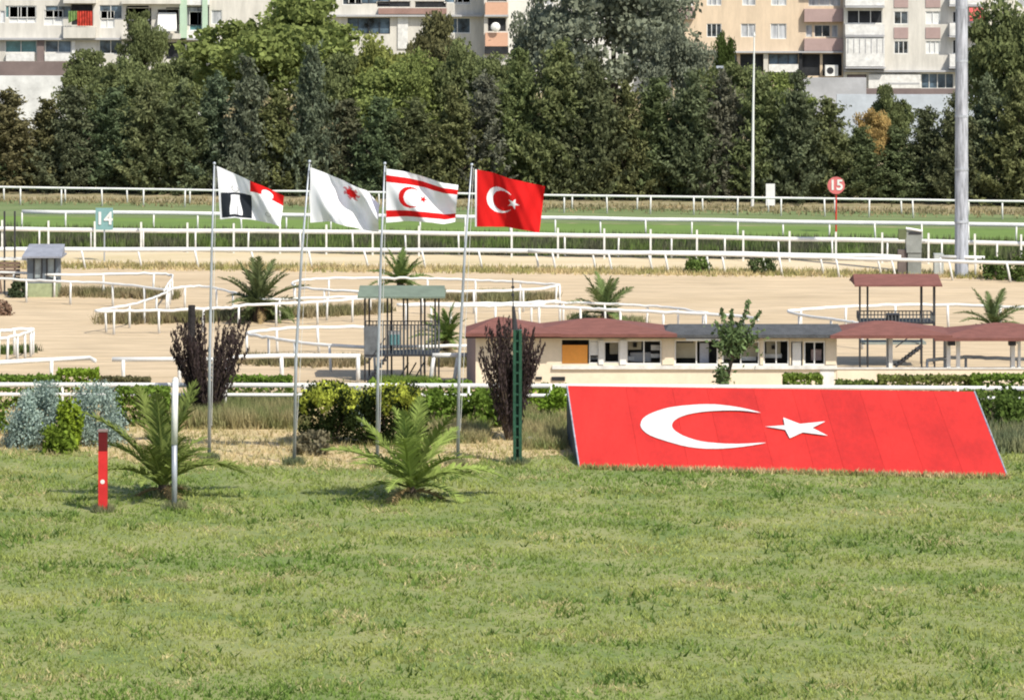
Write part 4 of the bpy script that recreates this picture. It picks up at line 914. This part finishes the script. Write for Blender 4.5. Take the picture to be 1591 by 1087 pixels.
# ------------------------------------------------------------ the big painted board
A, B_, Cc, Dd = G(900,726,.05), G(1566,741,.05), None, None
HB = 1.92; Dd = G(881,599,HB); Cc = G(1514,608,HB)
pn = (B_-A).cross(Dd-A).normalized()
if pn.z < 0: pn = -pn
camp = Vector((0, 0, H))
def onp(px, py, lift=0.0):
    d = Vector(((px-CX)/F, 1, -(py-HY)/F)); o = A+pn*lift
    return camp+d*((o-camp).dot(pn)/d.dot(pn))
t = thing('flag_board', 'large sloping red board painted with a white crescent and star', 'board', (A.x, A.y, 0)); O = Vector((A.x, A.y, 0))
seams = [0,.145,.26,.345,.46,.555,.625,.72,.81,.9,1]
for i, (u0, u1) in enumerate(zip(seams[:-1], seams[1:])):
    q = [A.lerp(B_, u0), A.lerp(B_, u1), Dd.lerp(Cc, u1), Dd.lerp(Cc, u0)]
    e = (B_-A).normalized()*.003
    q = [q[0]+e, q[1]-e, q[2]-e, q[3]+e]; h0 = R.uniform(0, .012)*0
    mb = MB(); top = [p_+pn*h0-O for p_ in q]; bot = [p_-pn*.04-O for p_ in q]
    mb.face(top)
    for j in range(4): mb.face([top[j], bot[j], bot[(j+1) % 4], top[(j+1) % 4]])
    r_ = [.1,.45,.2,.6,.15,.5,1,.55,.9,.6][i]; colr = (.62-.08*r_, .030-.006*r_, .020-.004*r_)
    build(mb, 'red_panel', mat('red_board_%d' % i, colr, .6, .10, .8, detail=9, stretch=(1,.35,.35), fine=.10, bump=.15, bscale=3), t)
cres = [(995,660),(999,650),(1014,641),(1040,633),(1075,629),(1110,628),(1150,633),(1182,641),(1150,637.5),(1110,638),(1075,642),(1052,650),(1044,660),(1050,670),(1070,680),(1100,687),(1145,689.5),(1190,687.5),(1150,694),(1110,697),(1070,694),(1035,685),(1010,676),(998,667)]
def flat(pts, name, m, lift=.006):
    c3 = catmull([Vector((a, b_, 0)) for a, b_ in pts+pts[:1]], 3)[:-1] if name == 'crescent' else [Vector((a, b_, 0)) for a, b_ in pts]
    bm = bmesh.new(); vs = [bm.verts.new(onp(p_.x, p_.y, lift)-O) for p_ in c3]; f = bm.faces.new(vs)
    r = bmesh.ops.extrude_face_region(bm, geom=[f]); 
    for v in r['geom']:
        if isinstance(v, bmesh.types.BMVert): v.co += pn*.008
    bmesh.ops.triangulate(bm, faces=bm.faces[:]); bmesh.ops.recalc_face_normals(bm, faces=bm.faces[:])
    me = bpy.data.meshes.new(name); bm.to_mesh(me); bm.free(); me.materials.append(m); return obj(name, me, t)
flat(cres, 'crescent', white)
flat([(1189,662.5),(1219,660.5),(1217,648.5),(1243,658.5),(1282,654.5),(1262,664.5),(1286,676.5),(1247,671.5),(1227,680.5),(1220,667.5)], 'star', white)
mb = MB(); lo = Vector((0, 0, -O.z)); f = lambda p_, z=None: Vector((p_.x, p_.y, p_.z if z is None else z))-O
mb.face([f(A)-pn*.045+Vector((-.01,0,0)), f(Dd)-pn*.045+Vector((-.01,0,0)), f(Dd, 0)+Vector((-.01,0,0)), f(A, 0)+Vector((-.01,0,0))]); build(mb, 'left_side', slate, t)
mb = MB(); mb.face([f(B_)-pn*.045, f(B_, 0), f(Cc, 0), f(Cc)-pn*.045]); build(mb, 'right_side', slate, t)
mb = MB(); mb.face([f(Dd)-pn*.045, f(Cc)-pn*.045, f(Cc, 0), f(Dd, 0)]); build(mb, 'back', slate, t)
for a, c in ((A, Dd), (B_, Cc)): build(MB().tube([f(a), f(c)], .03, 6), 'edge_strip', galv, t)
build(MB().tube([f(A)-Vector((0,.03,.0)), f(B_)-Vector((0,.03,.0))], .03, 6), 'foot_strip', mat('rusty_edge', (.42,.26,.18), .8, .15, 2), t)
p = np.stack([np.linspace(A.x, B_.x, 900), np.linspace(A.y, B_.y, 900)], 1); p[:, 1] -= .12+np.abs(NP.randn(900))*.15
tag(blades('board_foot_grass', p, .2, .03, m_straw, .4, z=.03), 'ragged grass along the foot of the red board', 'grass')

# ------------------------------------------------------------ flagpoles and flags
def cloth(name, col, trans=.3):
    m = bpy.data.materials.new(name); m.use_nodes = True; n = m.node_tree; L = n.links; n.nodes.remove(n.nodes['Principled BSDF']); out = n.nodes['Material Output']
    nz = n.nodes.new('ShaderNodeTexNoise'); nz.inputs['Scale'].default_value = 4; mx = n.nodes.new('ShaderNodeMix'); mx.data_type = 'RGBA'
    mx.inputs[6].default_value = (*[c*.93 for c in col], 1); mx.inputs[7].default_value = (*col, 1); L.new(nz.outputs[0], mx.inputs[0])
    d = n.nodes.new('ShaderNodeBsdfDiffuse'); t_ = n.nodes.new('ShaderNodeBsdfTranslucent'); s_ = n.nodes.new('ShaderNodeMixShader'); s_.inputs[0].default_value = trans
    for q in (d, t_): L.new(mx.outputs[2], q.inputs[0])
    L.new(d.outputs[0], s_.inputs[1]); L.new(t_.outputs[0], s_.inputs[2]); L.new(s_.outputs[0], out.inputs[0]); return m
cw, cr, ck, cg, cp = cloth('white_cloth', (.86,.86,.90), .2), cloth('red_flag_cloth', (.66,.02,.02)), cloth('black_cloth', (.03,.035,.045)), cloth('grey_print', (.45,.45,.47)), cloth('pink_print', (.62,.22,.24))
def in_star(x, y, r, rot=0, n=5, k=.4):
    a = math.atan2(y, x)-rot; d = math.hypot(x, y); w = 2*PI/n; a = (a % w)-w/2
    a = abs(a); A0 = (r*k, 0); t_ = w/2                      # tip at angle w/2, notch at 0
    px_, py_ = r*math.cos(t_), r*math.sin(t_); x1 = d*math.cos(a); y1 = d*math.sin(a)
    return (px_-r*k)*(y1)-(py_)*(x1-r*k) > 0 if True else False
def flag(label, top, bot, Y, design, amp=.22, ph=0., kw=1.3, dv=.6, sx=150, sy=110, pole=None):
    tx = [p_[0] for p_ in top]; us = [(x-tx[0])/(tx[-1]-tx[0]) for x in tx]
    bx = [p_[0] for p_ in bot]; vs = [(x-bx[0])/(bx[-1]-bx[0]) for x in bx]
    Wp = (tx[-1]-tx[0]); Hp = bot[0][1]-top[0][1]; V = []; Fc = []; mi = []
    for j in range(sy+1):
        v = j/sy
        for i in range(sx+1):
            u = i/sx; a = (np.interp(u, us, tx), np.interp(u, us, [p_[1] for p_ in top])); b_ = (np.interp(u, vs, bx), np.interp(u, vs, [p_[1] for p_ in bot]))
            px = a[0]+(b_[0]-a[0])*v; py = a[1]+(b_[1]-a[1])*v
            q = P(px, py, Y); e = min(1, u*3)
            w = amp*e*(math.sin(2*PI*(kw*u-dv*v)+ph)+.35*math.sin(2*PI*(2.3*kw*u+.5*v)+ph*2)+.12*math.sin(2*PI*(5*u-2*v)))
            V.append((q.x, Y+w, q.z))
    for j in range(sy):
        for i in range(sx):
            k_ = j*(sx+1)+i; Fc.append((k_, k_+sx+1, k_+sx+2, k_+1)); mi.append(design((i+.5)/sx, (j+.5)/sy, Wp, Hp))
    O_ = P(top[0][0], bot[0][1], Y); V = [(a-O_.x, b_-O_.y, c-O_.z) for a, b_, c in V]
    me = bpy.data.meshes.new('flag'); me.from_pydata(V, [], Fc)
    for m in (cw, cr, ck, cg, cp): me.materials.append(m)
    me.polygons.foreach_set('material_index', mi); me.polygons.foreach_set('use_smooth', [True]*len(Fc)); me.update()
    return tag(obj('flag', me, None, O_), label, 'flag')
def d1(u, v, W_, H_):
    x, y = u*W_, v*H_
    lim = .50-.13*min(1, u/.5)
    if .03 < u < .52 and lim < v < .97:
        cx_ = .265; hw = .085+.02*math.sin(v*9)
        if abs(u-cx_-.02*(v-.7)) < hw and lim+.05 < v < .92: return 3 if (abs(u-cx_-.03) < .012 and v > .72) else 0
        return 2
    if u > .50 and v < .30+.06*math.sin(u*7):
        return 0 if ((u-.76)/.09)**2+((v-.18)/.11)**2 < 1 else 1
    dx, dy = x-27, y-29; d = math.hypot(dx, dy)
    if 4.2 < d < 6 and not (dy < -2 and abs(dx) < 3.5): return 3
    if math.hypot(x-82, y-62) < 5 and math.hypot(x-82, y-62) > 3.6: return 3
    return 0
def d2(u, v, W_, H_):
    dx, dy = (u-.60)*W_, (v-.22)*H_; d = math.hypot(dx, dy); a = math.atan2(dy, dx)
    if d < 14*(.5+.5*abs(math.cos(a*3.5+.4*math.sin(d)))) : return 4 if (d > 8) else 1
    return 0
def d3(u, v, W_, H_):
    if .12 < v < .245 or .775 < v < .90: return 1
    x, y = u*W_, v*H_; 
    if math.hypot(x-38, y-42) < 18 and math.hypot(x-42.5, y-42) > 14.6: return 1
    if in_star(x-59, y-43, 7, PI+.63): return 1
    return 0
def d4(u, v, W_, H_):
    x, y = u*W_, v*H_
    if u < .025: return 0
    if math.hypot(x-41, y-43) < 22 and math.hypot(x-46.5, y-43) > 17.6: return 0
    if in_star(x-62, y-44, 10, PI+.63): return 0
    return 1
# wrong-sense guard for the star test
_t = in_star(0.01, 0, 7)
if not _t:
    _s = in_star
    def in_star(x, y, r, rot=0, n=5, k=.4): return (not _s(x, y, r, rot, n, k)) and math.hypot(x, y) < r
poles = [((333,254),(325,716),'slim flagpole carrying the white flag with black panel, leftmost of four'),((481,251),(457,722),'slim flagpole carrying the plain white flag, second from left'),
         ((598,254),(586,726),'slim flagpole carrying the white flag with red stripes, third from left'),((733,256),(711,724),'slim flagpole carrying the red flag, rightmost of four')]
YF = []
for (tp, bs, lab) in poles:
    g0 = G(*bs); Y = g0.y; YF.append(Y); tz = P(tp[0], tp[1], Y); t = thing('flagpole', lab, 'flagpole', g0, 'four flagpoles on the lawn')
    d = tz-g0; build(MB().tube([Vector((0,0,-.1)), Vector((d.x*.12, 0, d.z*.35)), Vector((d.x*.5, 0, d.z*.7)), d], [.06,.053,.043,.024], 10), 'shaft', galv, t, smooth=True)
    bm = bmesh.new(); bmesh.ops.create_uvsphere(bm, u_segments=10, v_segments=6, radius=.055); me = bpy.data.meshes.new('finial'); bm.to_mesh(me); bm.free(); me.materials.append(galv); obj('finial', me, t, d)
    build(MB().tube([Vector((.09,-.06,1.2)), Vector((d.x+.06,-.04,d.z-.1))], .008, 4), 'halyard', whitep, t); build(MB().tube([(0,0,-.02),(0,0,.12)], .13, 10), 'base_collar', conc, t)
flag('white flag with a black portrait-shaped panel and red upper corner', [(337,258),(360,268),(391,281),(415,292),(441,305)], [(342,341),(365,338),(392,342),(415,346),(436,351)], YF[0]-.1, d1, .16, .5)
flag('nearly plain white flag with a small red emblem, second pole', [(482,260),(510,271),(540,283),(570,296),(589,318)], [(482,346),(515,344),(545,352),(570,359),(588,361)], YF[1]-.1, d2, .26, .2, 1.1, .8)
flag('white flag with two red stripes, red crescent and star', [(600,262),(630,267),(660,275),(690,284),(712,288)], [(600,346),(630,344),(660,344),(690,348),(707,345)], YF[2]-.1, d3, .2, -.3, 1.1, .9)
flag('red flag with white crescent and star on the rightmost pole', [(738,263),(765,268),(790,276),(815,283),(847,290)], [(738,352),(765,352),(790,354),(815,357),(838,361)], YF[3]-.1, d4, .22, .9, 1.3, .5)

for a, b_ in ((325,716),(457,722),(586,726),(711,724),(271,792),(160,796),(804,722),(252,773),(640,777)):
    g0 = G(a, b_); n = 260; ang = NP.rand(n)*2*PI; rr = .10+.28*NP.rand(n)**1.5
    tag(blades('base_grass', np.stack([g0.x+np.cos(ang)*rr, g0.y+np.sin(ang)*rr], 1), .24, .02, m_weed, .35, z=.03), 'unmown grass round the foot of the %s' % {325:'first flagpole',457:'second flagpole',586:'third flagpole',711:'fourth flagpole',271:'white post',160:'red post',804:'green antenna pole',252:'left front palm',640:'centre front palm'}[a], 'grass')
